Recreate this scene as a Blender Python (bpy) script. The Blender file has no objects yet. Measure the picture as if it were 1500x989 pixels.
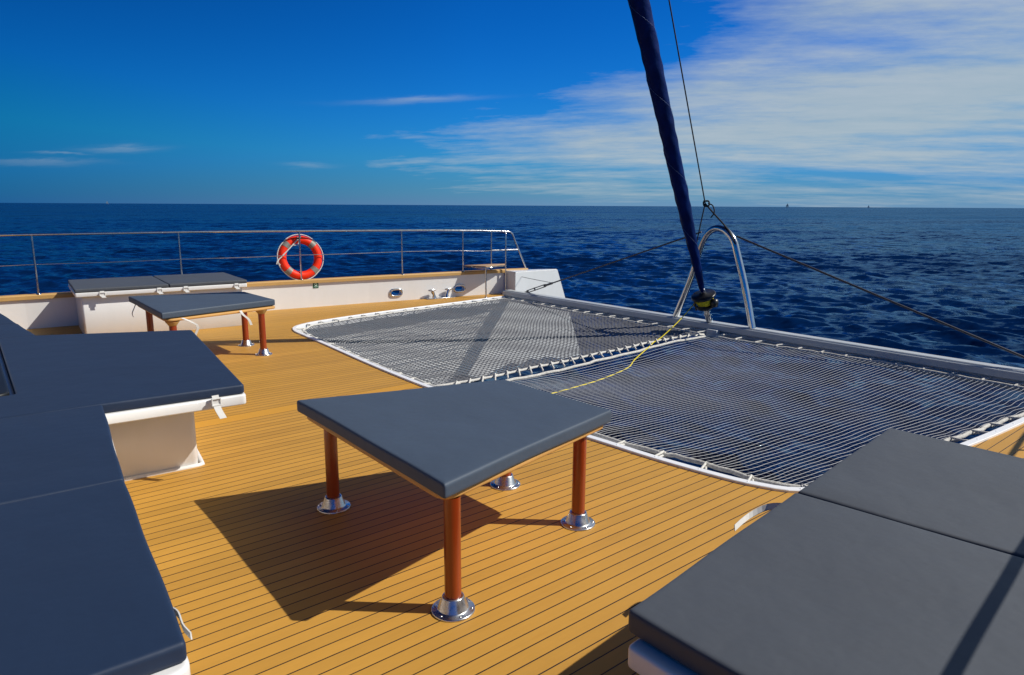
import bpy, bmesh, math, random
import numpy as np
from mathutils import Vector, Matrix
from mathutils.geometry import tessellate_polygon

random.seed(7); rng = np.random.default_rng(11)
scene = bpy.context.scene
COL = scene.collection

# ------------------------------------------------------------------ materials
def mat(name):
    m = bpy.data.materials.new(name); m.use_nodes = True
    nt = m.node_tree; nt.nodes.clear()
    out = nt.nodes.new('ShaderNodeOutputMaterial'); b = nt.nodes.new('ShaderNodeBsdfPrincipled')
    nt.links.new(b.outputs[0], out.inputs[0])
    return m, nt, b
def N(nt, t, **kw):
    n = nt.nodes.new(t)
    for k, v in kw.items():
        if k.startswith('i_'):
            key = k[2:]
            n.inputs[int(key) if key.isdigit() else key].default_value = v
        else: setattr(n, k, v)
    return n
def L(nt, a, b): nt.links.new(a, b)
def M_(nt, op, a, b=None, c=None, clamp=False):
    n = nt.nodes.new('ShaderNodeMath'); n.operation = op; n.use_clamp = clamp
    for i, x in enumerate((a, b, c)):
        if x is None: continue
        if hasattr(x, 'is_output'): nt.links.new(x, n.inputs[i])
        else: n.inputs[i].default_value = x
    return n.outputs[0]
def mixc(nt, f, a, b, blend='MIX'):
    n = nt.nodes.new('ShaderNodeMix'); n.data_type = 'RGBA'; n.blend_type = blend
    for s, x in (('Factor', f), ('A', a), ('B', b)):
        sock = [q for q in n.inputs if q.name == s and (q.type == 'RGBA' or (s == 'Factor' and q.type == 'VALUE'))][0]
        if hasattr(x, 'is_output'): nt.links.new(x, sock)
        else: sock.default_value = x
    return [q for q in n.outputs if q.type == 'RGBA'][0]
def rgb(c): return (c[0], c[1], c[2], 1)
def world_pos(nt): return nt.nodes.new('ShaderNodeNewGeometry').outputs['Position']
def noise(nt, vec, scale, detail=4, rough=.55, mul=None):
    if mul:
        v = N(nt, 'ShaderNodeVectorMath', operation='MULTIPLY'); v.inputs[1].default_value = mul
        L(nt, vec, v.inputs[0]); vec = v.outputs[0]
    n = N(nt, 'ShaderNodeTexNoise', i_Scale=scale, i_Detail=detail, i_Roughness=rough)
    L(nt, vec, n.inputs['Vector']); return n.outputs[0]
def bump(nt, b, h, strength=.2, dist=.01, prev=None):
    n = N(nt, 'ShaderNodeBump', i_Strength=strength, i_Distance=dist)
    L(nt, h, n.inputs['Height'])
    if prev: L(nt, prev, n.inputs['Normal'])
    L(nt, n.outputs[0], b.inputs['Normal']); return n.outputs[0]
def objco(nt): return nt.nodes.new('ShaderNodeTexCoord').outputs['Object']

def simple(name, c, rough=.4, metal=0., coat=0., var=.12, vscale=6., bscale=0, bstr=.1, bdist=.002, spec=.5, sheen=0., rvar=.1):
    m, nt, b = mat(name)
    o = objco(nt)
    n = noise(nt, o, vscale, 5)
    d = tuple(x*(1-var) for x in c); l = tuple(min(1, x*(1+var)) for x in c)
    L(nt, mixc(nt, n, rgb(d), rgb(l)), b.inputs['Base Color'])
    L(nt, M_(nt, 'MULTIPLY_ADD', n, rvar, rough-rvar/2), b.inputs['Roughness'])
    b.inputs['Metallic'].default_value = metal; b.inputs['Coat Weight'].default_value = coat
    b.inputs['Coat Roughness'].default_value = .08
    b.inputs['Specular IOR Level'].default_value = spec
    if sheen: b.inputs['Sheen Weight'].default_value = sheen
    if bscale: bump(nt, b, noise(nt, o, bscale, 3), bstr, bdist)
    return m

def cushion_mat(name, c, sheen=.15):
    m, nt, b = mat(name)
    o = world_pos(nt)
    n1 = noise(nt, o, 2.2, 5, .6); n2 = noise(nt, o, 38, 4, .7)
    f = M_(nt, 'ADD', M_(nt, 'MULTIPLY', n1, .65), M_(nt, 'MULTIPLY', n2, .35))
    base = mixc(nt, f, rgb(tuple(x*.82 for x in c)), rgb(tuple(x*1.2 for x in c)))
    # a few pale scuffs and crumbs
    v = N(nt, 'ShaderNodeTexVoronoi', i_Scale=5.5); v.inputs['Randomness'].default_value = 1
    L(nt, o, v.inputs['Vector'])
    spot = M_(nt, 'LESS_THAN', v.outputs['Distance'], .016)
    keep = M_(nt, 'GREATER_THAN', noise(nt, o, 3.1, 2), .56)
    base = mixc(nt, M_(nt, 'MULTIPLY', M_(nt, 'MULTIPLY', spot, keep), .5), base, rgb((.25, .25, .26)))
    L(nt, base, b.inputs['Base Color'])
    b.inputs['Roughness'].default_value = .62
    b.inputs['Sheen Weight'].default_value = sheen; b.inputs['Sheen Roughness'].default_value = .5
    w1 = N(nt, 'ShaderNodeTexWave', i_Scale=170, bands_direction='X'); w2 = N(nt, 'ShaderNodeTexWave', i_Scale=170, bands_direction='Y')
    L(nt, o, w1.inputs['Vector']); L(nt, o, w2.inputs['Vector'])
    p = bump(nt, b, M_(nt, 'ADD', w1.outputs['Fac'], w2.outputs['Fac']), .12, .0008)
    p = bump(nt, b, noise(nt, o, 4.5, 3, .5), .5, .016, p)
    bump(nt, b, noise(nt, o, 17, 4, .6, (1, .5, 1)), .16, .004, p)
    return m

def teak_mat(name, planks=True, c=(.505, .262, .042)):
    m, nt, b = mat(name)
    o = world_pos(nt)
    s = N(nt, 'ShaderNodeSeparateXYZ'); L(nt, o, s.inputs[0])
    grain = noise(nt, o, 26, 5, .65, (.06, 1, 1)); blot = noise(nt, o, 1.6, 5, .6); fine = noise(nt, o, 130, 3, .7, (.12, 1, 1))
    if planks:
        yc = M_(nt, 'SUBTRACT', M_(nt, 'ABSOLUTE', M_(nt, 'SUBTRACT', s.outputs[1], 5.68)), .09)
        u = M_(nt, 'DIVIDE', yc, .0745)
        fr = M_(nt, 'FRACT', M_(nt, 'ADD', u, 100))
        idx = M_(nt, 'FLOOR', u)
        edge = M_(nt, 'MINIMUM', fr, M_(nt, 'SUBTRACT', 1, fr))
        seam = M_(nt, 'LESS_THAN', edge, .041)
        seam = M_(nt, 'MULTIPLY', seam, M_(nt, 'GREATER_THAN', yc, -.003))
        wn = N(nt, 'ShaderNodeTexWhiteNoise', noise_dimensions='2D')
        cv = N(nt, 'ShaderNodeCombineXYZ'); L(nt, idx, cv.inputs[0]); L(nt, M_(nt, 'SIGN', M_(nt, 'SUBTRACT', s.outputs[1], 5.68)), cv.inputs[1])
        L(nt, cv.outputs[0], wn.inputs['Vector'])
        pv = wn.outputs['Value']
    else:
        pv = blot
    f = M_(nt, 'ADD', M_(nt, 'ADD', M_(nt, 'MULTIPLY', grain, .3), M_(nt, 'MULTIPLY', blot, .35)), M_(nt, 'ADD', M_(nt, 'MULTIPLY', pv, .30), M_(nt, 'MULTIPLY', fine, .17)))
    f = M_(nt, 'MULTIPLY_ADD', f, 1.8, -.5, clamp=True)
    base = mixc(nt, f, rgb(tuple(x*.83 for x in c)), rgb(tuple(x*1.17 for x in c)))
    # orange stains here and there
    st = M_(nt, 'MULTIPLY_ADD', noise(nt, o, 2.7, 4, .6, (.6, 1.4, 1)), 6, -3.9, clamp=True)
    base = mixc(nt, M_(nt, 'MULTIPLY', st, .5), base, rgb((c[0]*.96, c[1]*.76, c[2]*.45)))
    if planks:
        base = mixc(nt, M_(nt, 'LESS_THAN', yc, -.003), base, rgb((c[0]*1.15, c[1]*1.1, c[2]*.8)))
        base = mixc(nt, seam, base, rgb((.022, .014, .01)))
        bump(nt, b, M_(nt, 'ADD', M_(nt, 'MULTIPLY', seam, -1.), M_(nt, 'MULTIPLY', fine, .2)), .5, .0022)
    else:
        bump(nt, b, grain, .15, .002)
    L(nt, base, b.inputs['Base Color'])
    L(nt, M_(nt, 'MULTIPLY_ADD', blot, .2, .5), b.inputs['Roughness'])
    b.inputs['Specular IOR Level'].default_value = .45
    return m

def varnish_mat():
    m, nt, b = mat('varnished_mahogany')
    o = objco(nt)
    g = noise(nt, o, 22, 5, .6, (1, 1, .1))
    L(nt, mixc(nt, g, rgb((.15, .013, .002)), rgb((.40, .058, .004))), b.inputs['Base Color'])
    b.inputs['Roughness'].default_value = .35
    b.inputs['Coat Weight'].default_value = .5; b.inputs['Coat Roughness'].default_value = .12
    return m

def sail_mat():
    m, nt, b = mat('navy_sailcloth')
    o = world_pos(nt)
    n = noise(nt, o, 9, 5, .6, (1, 1, .5))
    L(nt, mixc(nt, n, rgb((.0004, .003, .018)), rgb((.0008, .020, .15))), b.inputs['Base Color'])
    b.inputs['Roughness'].default_value = .5; b.inputs['Specular IOR Level'].default_value = .07
    bump(nt, b, noise(nt, o, 14, 4, .6), .35, .02)
    return m

def rope_mat(name, c, scale=60, dark=.55):
    m, nt, b = mat(name)
    o = world_pos(nt)
    n = noise(nt, o, scale, 4, .7)
    L(nt, mixc(nt, M_(nt, 'MULTIPLY_ADD', n, 1.8, -.4, clamp=True), rgb(tuple(x*dark for x in c)), rgb(c)), b.inputs['Base Color'])
    b.inputs['Roughness'].default_value = .85
    bump(nt, b, n, .6, .008)
    return m

def chrome_mat():
    m, nt, b = mat('polished_steel')
    o = objco(nt); n = noise(nt, o, 18, 5, .6)
    L(nt, mixc(nt, n, rgb((.52, .52, .53)), rgb((.74, .74, .75))), b.inputs['Base Color'])
    L(nt, M_(nt, 'MULTIPLY_ADD', n, .16, .08), b.inputs['Roughness'])
    b.inputs['Metallic'].default_value = 1.
    return m
FLANGE = simple('brushed_steel_flange', (.62, .62, .62), .28, metal=1., var=.25, vscale=26, bscale=55, bstr=.15, rvar=.25)

def gel_mat(name='white_gelcoat', c=(.78, .775, .765)):
    m, nt, b = mat(name)
    o = world_pos(nt)
    n = noise(nt, o, 1.3, 5, .6); n2 = noise(nt, o, 7, 5, .7, (1, 1, .25))
    f = M_(nt, 'ADD', M_(nt, 'MULTIPLY', n, .5), M_(nt, 'MULTIPLY', n2, .5))
    L(nt, mixc(nt, M_(nt, 'MULTIPLY_ADD', f, 2.2, -.6, clamp=True), rgb((c[0]*.92, c[1]*.92, c[2]*.9)), rgb(c)), b.inputs['Base Color'])
    b.inputs['Roughness'].default_value = .32; b.inputs['Coat Weight'].default_value = .15
    bump(nt, b, n, .1, .02)
    return m

def sea_mat():
    m, nt, b = mat('sea_water'); nt.nodes.remove(b)
    o = world_pos(nt)
    big = noise(nt, o, .05, 4, .6, (1, 1, 0))
    df = N(nt, 'ShaderNodeBsdfDiffuse'); L(nt, mixc(nt, big, rgb((.0007, .0096, .045)), rgb((.0012, .0165, .072))), df.inputs['Color'])
    gl_ = N(nt, 'ShaderNodeBsdfGlossy', i_Roughness=.09); gl_.inputs['Color'].default_value = (.46, .78, 1., 1)
    mx = N(nt, 'ShaderNodeMixShader'); nv = N(nt, 'ShaderNodeVectorMath', operation='DOT_PRODUCT')   # Schlick reflectance of the rippled surface
    L(nt, nt.nodes.new('ShaderNodeNewGeometry').outputs['Incoming'], nv.inputs[0])
    sch = M_(nt, 'POWER', M_(nt, 'SUBTRACT', 1, M_(nt, 'ABSOLUTE', nv.outputs['Value'])), 5.)
    L(nt, M_(nt, 'MULTIPLY_ADD', sch, .52, .016), mx.inputs[0]); L(nt, df.outputs[0], mx.inputs[1]); L(nt, gl_.outputs[0], mx.inputs[2])
    L(nt, mx.outputs[0], [n for n in nt.nodes if n.type == 'OUTPUT_MATERIAL'][0].inputs[0])
    r1 = N(nt, 'ShaderNodeVectorRotate', rotation_type='Z_AXIS'); r1.inputs['Angle'].default_value = -math.radians(62)
    L(nt, o, r1.inputs['Vector'])
    tot = nt.nodes.new('ShaderNodeNewGeometry').outputs['Normal']
    for sc_, am, el in ((7., .60, .5), (2.6, 1.0, .4), (.9, .48, .32), (.22, .62, .25), (.06, .60, .22), (.014, .45, .22)):
        v = N(nt, 'ShaderNodeVectorMath', operation='MULTIPLY'); v.inputs[1].default_value = (1, el, 1); L(nt, r1.outputs[0], v.inputs[0])
        n = N(nt, 'ShaderNodeTexNoise', i_Scale=sc_, i_Detail=5 if sc_ > .5 else 3, i_Roughness=.6); L(nt, v.outputs[0], n.inputs['Vector'])
        sb_ = N(nt, 'ShaderNodeVectorMath', operation='SUBTRACT'); sb_.inputs[1].default_value = (.5, .5, .5); L(nt, n.outputs['Color'], sb_.inputs[0])
        ml = N(nt, 'ShaderNodeVectorMath', operation='MULTIPLY'); ml.inputs[1].default_value = (am, am, 0); L(nt, sb_.outputs[0], ml.inputs[0])
        ad = N(nt, 'ShaderNodeVectorMath', operation='ADD'); L(nt, tot, ad.inputs[0]); L(nt, ml.outputs[0], ad.inputs[1]); tot = ad.outputs[0]
    nn = N(nt, 'ShaderNodeVectorMath', operation='NORMALIZE'); L(nt, tot, nn.inputs[0]); [L(nt, nn.outputs[0], q_) for q_ in (df.inputs['Normal'], gl_.inputs['Normal'], nv.inputs[1])]
    return m

TEAK = teak_mat('teak_planks'); TEAKP = teak_mat('teak_plain', False, (.5, .3, .1)); BOARD = teak_mat('board_wood', False, (.6, .32, .09))
WEATHER = teak_mat('weathered_teak', False, (.42, .27, .15))
WHITE = gel_mat(); TRIM = simple('white_plastic_trim', (.82, .83, .85), .4, var=.05)
NAVY = cushion_mat('navy_cushion_fabric', (.0065, .021, .056), .04)
SLATE = cushion_mat('slate_cushion_fabric', (.056, .064, .077), .05)
MIDB = cushion_mat('blue_grey_cushion_fabric', (.046, .068, .102), .05)
CHROME = chrome_mat(); VARN = varnish_mat(); SAIL = sail_mat()
ALU = simple('grey_anodised_beam', (.46, .49, .51), .45, metal=.1, var=.12, vscale=3, bscale=30, bstr=.05)
ROPEW = rope_mat('white_rope', (.80, .78, .72), 70); ROPEF = rope_mat('frayed_white_rope', (.80, .78, .72), 45, .35)
STRING = rope_mat('grey_net_string', (.44, .455, .49), 30, .75)
STRING2 = rope_mat('dull_net_string', (.20, .205, .225), 30, .7)
YELLOW = rope_mat('yellow_rope', (.92, .74, .02), 60)
BLACK = simple('black_plastic', (.012, .012, .013), .35, var=.3); WIRE = simple('dark_steel_wire', (.10, .10, .105), .45, metal=.6)
DKROPE = rope_mat('black_rope', (.025, .025, .028), 60)
ORANGE = simple('orange_lifebuoy_shell', (.88, .032, .004), .5, var=.14, vscale=14, spec=.3); SILV = simple('silver_reflective_tape', (.24, .22, .19), .5, metal=.1, var=.2)
GREEN = simple('green_sign_face', (.004, .09, .045), .4, var=.1); PALE = simple('pale_sign_print', (.55, .75, .66), .5, var=.05)
WEB = simple('white_webbing', (.62, .61, .58), .8, var=.12, vscale=40); BUCK = simple('grey_buckle', (.3, .3, .31), .4, var=.1)
RUBBER = simple('black_rubber_gasket', (.01, .012, .013), .5, var=.3)
SEA = sea_mat()
def glass_mat():
    m, nt, b = mat('blue_hatch_glass')
    n = noise(nt, objco(nt), 3, 3)
    L(nt, mixc(nt, n, rgb((.01, .10, .24)), rgb((.02, .16, .34))), b.inputs['Base Color']); b.inputs['Roughness'].default_value = .08; b.inputs['Coat Weight'].default_value = .6
    return m
GLASS = glass_mat()

# ------------------------------------------------------------------ mesh helpers
class MB:
    def __init__(s): s.v = []; s.f = []; s.sm = []
    def add(s, vs, fs, smooth=True):
        o = len(s.v); s.v += [tuple(map(float, p)) for p in vs]; s.f += [tuple(i+o for i in f) for f in fs]; s.sm += [smooth]*len(fs); return s
    def tube(s, pts, r, n=10, closed=False, cap=True):
        P = [Vector(p) for p in pts]; m = len(P)
        rr = r if hasattr(r, '__len__') else [r]*m
        T = []
        for i in range(m):
            if closed: t = P[(i+1) % m]-P[i-1]
            else: t = P[min(i+1, m-1)]-P[max(i-1, 0)]
            T.append(t.normalized() if t.length > 1e-9 else Vector((0, 0, 1)))
        up = Vector((0, 0, 1)) if abs(T[0].z) < .9 else Vector((1, 0, 0))
        nrm = (up-T[0]*up.dot(T[0])).normalized(); vs = []
        for i in range(m):
            nrm = nrm-T[i]*nrm.dot(T[i]); nrm.normalize(); b = T[i].cross(nrm)
            for k in range(n):
                a = 2*math.pi*k/n; vs.append(P[i]+(nrm*math.cos(a)+b*math.sin(a))*rr[i])
        fs = []
        for i in range(m if closed else m-1):
            j = (i+1) % m
            for k in range(n):
                k2 = (k+1) % n; fs.append((i*n+k, i*n+k2, j*n+k2, j*n+k))
        s.add(vs, fs)
        if cap and not closed:
            s.add([vs[k] for k in range(n)], [tuple(range(n))[::-1]], False); s.add([vs[(m-1)*n+k] for k in range(n)], [tuple(range(n))], False)
        return s
    def lathe(s, prof, c=(0, 0, 0), n=32, smooth=True):
        vs = []; fs = []; m = len(prof)
        for (r, z) in prof:
            for k in range(n):
                a = 2*math.pi*k/n; vs.append((c[0]+r*math.cos(a), c[1]+r*math.sin(a), c[2]+z))
        for i in range(m-1):
            for k in range(n):
                k2 = (k+1) % n; fs.append((i*n+k, i*n+k2, (i+1)*n+k2, (i+1)*n+k))
        return s.add(vs, fs, smooth)
    def prism(s, poly, z0, z1, smooth=False):
        n = len(poly); vs = [(x, y, z0) for x, y in poly]+[(x, y, z1) for x, y in poly]
        s.add(vs, [tuple(range(n))[::-1], tuple(range(n, 2*n))]+[(i, (i+1) % n, n+(i+1) % n, n+i) for i in range(n)], smooth); return s
    def box(s, c, d, rz=0):
        ca, sa = math.cos(rz), math.sin(rz); hx, hy = d[0]/2, d[1]/2
        pl = [(c[0]+x*ca-y*sa, c[1]+x*sa+y*ca) for x, y in ((-hx, -hy), (hx, -hy), (hx, hy), (-hx, hy))]
        return s.prism(pl, c[2]-d[2]/2, c[2]+d[2]/2)
    def bm(s, bmesh_obj, smooth=True):
        bmesh_obj.verts.index_update()
        s.add([v.co[:] for v in bmesh_obj.verts], [tuple(v.index for v in f.verts) for f in bmesh_obj.faces], smooth); bmesh_obj.free(); return s
    def ribbon(s, pts, w, thick, side):
        """flat strap: pts centreline, side = width vector"""
        side = Vector(side).normalized()*w/2; vs = []; m = len(pts)
        P = [Vector(p) for p in pts]
        for i, p in enumerate(P):
            t = (P[min(i+1, m-1)]-P[max(i-1, 0)]).normalized(); nn = t.cross(side).normalized()*thick/2
            vs += [p-side-nn, p+side-nn, p+side+nn, p-side+nn]
        fs = [(0, 1, 2, 3)[::-1], tuple(range((m-1)*4, m*4))]
        for i in range(m-1):
            for k in range(4): fs.append((i*4+k, i*4+(k+1) % 4, i*4+4+(k+1) % 4, i*4+4+k))
        return s.add(vs, fs, False)

WLOC = {}
SHIFT = None   # (scale, pivot) refinement of the bow gear's size
def gear(p): return Vector(p) if SHIFT is None else SHIFT[1]+(Vector(p)-SHIFT[1])*SHIFT[0]
def put(name, mb, m, parent=None, loc=None):
    """link one mesh; the MB holds world coordinates"""
    off = Vector(WLOC[parent.name]) if parent else gear(loc or (0, 0, 0))
    me = bpy.data.meshes.new(name)
    me.from_pydata([tuple(gear(v)-off) for v in mb.v], [], mb.f)
    me.polygons.foreach_set('use_smooth', mb.sm); me.materials.append(m); me.update()
    o = bpy.data.objects.new(name, me); COL.objects.link(o)
    if parent: o.parent = parent
    else: o.location = off
    WLOC[o.name] = off
    return o
def tag(o, label, cat, group=None):
    o['label'] = label; o['category'] = cat
    if group: o['group'] = group
    return o
def thing(name, loc, label, cat, group=None):
    o = bpy.data.objects.new(name, None); o.empty_display_size = .1; COL.objects.link(o); loc = gear(loc); o.location = loc; WLOC[o.name] = Vector(loc)
    return tag(o, label, cat, group)
def structure(o): o['kind'] = 'structure'; return o

def spline(pts, n):
    """Catmull-Rom through pts, n samples evenly by arc length"""
    P = np.array(pts, float); Q = np.vstack([2*P[0]-P[1], P, 2*P[-1]-P[-2]]); out = []
    for i in range(1, len(Q)-2):
        for t in np.linspace(0, 1, 24, endpoint=False):
            a, b, c, d = Q[i-1], Q[i], Q[i+1], Q[i+2]
            out.append(.5*((2*b)+(-a+c)*t+(2*a-5*b+4*c-d)*t*t+(-a+3*b-3*c+d)*t**3))
    out.append(P[-1]); out = np.array(out)
    s = np.r_[0, np.cumsum(np.linalg.norm(np.diff(out, axis=0), axis=1))]
    q = np.linspace(0, s[-1], n)
    return np.stack([np.interp(q, s, out[:, k]) for k in range(out.shape[1])], 1)
def smooth_pts(pts, n=24): return [tuple(p) for p in spline(pts, n)]

def slab(poly, z0, z1, bev, seg=3, rcorner=0):
    """prism with rounded edges and (optionally) rounded plan corners, z0..z1"""
    if rcorner:
        rc = rcorner if hasattr(rcorner, '__len__') else [rcorner]*len(poly)
        q = []
        for i, p in enumerate(poly):
            p = Vector(p); a = Vector(poly[i-1])-p; b = Vector(poly[(i+1) % len(poly)])-p
            r = rc[i]
            if r <= 0: q.append(tuple(p)); continue
            pa = p+a.normalized()*r; pb = p+b.normalized()*r
            for t in np.linspace(0, 1, 6): q.append(tuple(pa*(1-t)**2+p*2*t*(1-t)+pb*t*t))
        poly = q
    b = bmesh.new()
    vs = [b.verts.new((x, y, z0)) for x, y in poly]; f = b.faces.new(vs)
    r = bmesh.ops.extrude_face_region(b, geom=[f]); up = [v for v in r['geom'] if isinstance(v, bmesh.types.BMVert)]
    bmesh.ops.translate(b, verts=up, vec=(0, 0, z1-z0))
    bmesh.ops.recalc_face_normals(b, faces=b.faces)
    if rcorner: ed = [e for e in b.edges if abs(e.verts[0].co.z-e.verts[1].co.z) < 1e-6]
    else: ed = list(b.edges)
    bmesh.ops.bevel(b, geom=ed, offset=bev, segments=seg, affect='EDGES', profile=.5, clamp_overlap=True)
    big = [f for f in b.faces if abs(f.normal.z) > .999 and f.calc_area() > .01]
    bmesh.ops.inset_individual(b, faces=big, thickness=.006)
    return MB().bm(b)

def cushion(quad, z0, z1, r=.014, nu=40, nv=40, puff=.006, seed=0, pinch=0.0):
    """soft pad with rounded edges over a planform quad (a,b,c,d counter-clockwise)"""
    A = [np.array(q, float) for q in quad]
    Lx = (np.linalg.norm(A[1]-A[0])+np.linalg.norm(A[2]-A[3]))/2; Ly = (np.linalg.norm(A[3]-A[0])+np.linalg.norm(A[2]-A[1]))/2; T = z1-z0
    b = bmesh.new()
    def lin(n, Ln):
        e = [0, r*.15, r*.35, r*.65, r, r*1.6, r*2.6]
        mid = list(np.linspace(r*4, Ln-r*4, n))
        return np.array(e+mid+[Ln-x for x in e[::-1]])
    U = lin(nu, Lx); V = lin(nv, Ly); W = np.linspace(0, T, 9)
    vd = {}
    def vert(i, j, k):
        key = (i, j, k)
        if key not in vd: vd[key] = b.verts.new((U[i], V[j], W[k]))
        return vd[key]
    I, J, K = len(U)-1, len(V)-1, len(W)-1
    for i in range(I):
        for j in range(J):
            b.faces.new((vert(i, j, K), vert(i+1, j, K), vert(i+1, j+1, K), vert(i, j+1, K)))
            b.faces.new((vert(i, j+1, 0), vert(i+1, j+1, 0), vert(i+1, j, 0), vert(i, j, 0)))
    for i in range(I):
        for k in range(K):
            b.faces.new((vert(i, 0, k), vert(i+1, 0, k), vert(i+1, 0, k+1), vert(i, 0, k+1)))
            b.faces.new((vert(i+1, J, k), vert(i, J, k), vert(i, J, k+1), vert(i+1, J, k+1)))
    for j in range(J):
        for k in range(K):
            b.faces.new((vert(0, j+1, k), vert(0, j, k), vert(0, j, k+1), vert(0, j+1, k+1)))
            b.faces.new((vert(I, j, k), vert(I, j+1, k), vert(I, j+1, k+1), vert(I, j, k+1)))
    rs = np.random.default_rng(seed); ph = rs.uniform(0, 6.28, 8)
    for v in b.verts:
        p = np.array(v.co[:]); inner = np.array([min(max(p[0], r), Lx-r), min(max(p[1], r), Ly-r), min(max(p[2], r), T-r) if T > 2*r else T/2])
        d = p-inner; l = np.linalg.norm(d)
        if l > 1e-9:
            rz = min(r, T/2)
            p = inner+d/l*np.array([r, r, rz])
        u, w = p[0]/Lx, p[1]/Ly
        ex = min(p[0], Lx-p[0]); ey = min(p[1], Ly-p[1]); e = max(0, min(ex, ey))
        if p[2] > T*.5:
            k = (p[2]/T-.5)*2
            lift = puff*(1-math.exp(-e/.12))+.0022*(math.sin(u*9+ph[0])+math.sin(w*8+ph[1])+math.sin(u*5+w*7+ph[2]))*(1-math.exp(-e/.06))
            p[2] += lift*k
        # the side panels wander a little, as a foam filled cover does
        wob = .0022*(math.sin(u*Lx*7+ph[3])+math.sin(w*Ly*8+ph[4]))
        uu, ww = u, w
        if pinch:
            uu += pinch*4*w*(1-w)*(.5-u)*2/Lx; ww += pinch*4*u*(1-u)*(.5-w)*2/Ly
        uu += wob*(.5-u)*2/Lx; ww += wob*(.5-w)*2/Ly
        q = A[0]*(1-uu)*(1-ww)+A[1]*uu*(1-ww)+A[2]*uu*ww+A[3]*(1-uu)*ww
        v.co = (q[0], q[1], z0+p[2])
    bmesh.ops.recalc_face_normals(b, faces=b.faces)
    return MB().bm(b)

# ------------------------------------------------------------------ frame of the boat: X forward, Y to port, Z up, deck at 0
CL = 5.68
BX = [-3, .7, 4.17, 4.87, 5.75, 6.6, 7.26, 8.58]; BY = [11.72, 11.66, 11.34, 11.26, 11.165, 11.05, 10.96, 10.79]
def B(x): return float(np.interp(x, BX+[10.2], BY+[10.52]))
def mir(y): return 2*CL-y
WATER = -1.45

border = spline([(8.24, 10.388), (6.995, 10.22), (6.017, 10.11), (5.141, 10.0), (4.308, 9.83), (3.913, 9.69), (3.68, 9.5), (3.57, 9.22), (3.54, 8.83), (3.505, 8.03), (3.435, 6.73), (3.41, 5.74),
                 (3.43, 5.2), (3.51, 4.3), (3.594, 3.455), (3.64, 2.894), (3.711, 2.436), (3.784, 2.166), (3.919, 1.95), (4.25, 1.80), (4.9, 1.69), (5.832, 1.582), (6.704, 1.515), (8.24, 1.42)], 200)

# deck sheet
outer = [(-3, mir(B(-3)))]+[(-3, B(-3))]+[(x, y) for x, y in zip(BX[1:], BY[1:])]+[(8.58, 10.40)]
poly = outer+[tuple(p) for p in border]+[(8.58, 1.41), (8.58, mir(BY[-1]))]+[(x, mir(y)) for x, y in list(zip(BX[1:-1], BY[1:-1]))[::-1]]
tri = tessellate_polygon([[Vector((x, y, 0)) for x, y in poly]])
def sheet(z, flip=False):
    m = MB(); fs = []
    for t in tri:
        a, b_, c = [poly[i] for i in t]; cr = (b_[0]-a[0])*(c[1]-a[1])-(b_[1]-a[1])*(c[0]-a[0])
        t = tuple(t) if (cr > 0) != flip else tuple(t)[::-1]; fs.append(t)
    return m.add([(x, y, z) for x, y in poly], fs, False)
deck = structure(put('deck', sheet(0), TEAK)); deck['label'] = 'tan synthetic teak deck with dark plank seams'

# hull
hull = thing('hull', (5, CL, WATER), 'white catamaran hull around the net opening, with raised bow block', 'hull')
# trim around the opening + fascia
d = np.gradient(border, axis=0); nrm = np.stack([-d[:, 1], d[:, 0]], 1); nrm /= np.linalg.norm(nrm, axis=1)[:, None]
inn = border+nrm*.058
if abs(inn[100][0]-border[100][0]) and inn[100][0] < border[100][0]: nrm = -nrm; inn = border+nrm*.058
m = MB(); n = len(border)
vs = [(*p, .0) for p in border]+[(*p, .014) for p in border]+[(*(p+q*.004), .018) for p, q in zip(border, nrm)]+[(*(p-q*.004), .018) for p, q in zip(inn, nrm)]+[(*p, .012) for p in inn]+[(*p, -.10) for p in inn]
m.add(vs, [(k*n+i, k*n+i+1, (k+1)*n+i+1, (k+1)*n+i) for k in range(5) for i in range(n-1)], False)
for i in range(3, n-3, 4):   # screw heads
    p = (border[i]+inn[i])/2; m.lathe([(.0001, .0205), (.006, .02), (.007, .018)], (p[0], p[1], 0), 8)
put('net_border', m, TRIM, hull)
put('deck_underside', sheet(-.10, True), WHITE, hull)
off_ = np.interp(border[:, 0], [3.4, 4, 7.4, 8.24], [.08, .08, .08, .008]); wallp = border-nrm*off_[:, None]
def stemx(z): return 9.68+(.46-z)*.395
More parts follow.
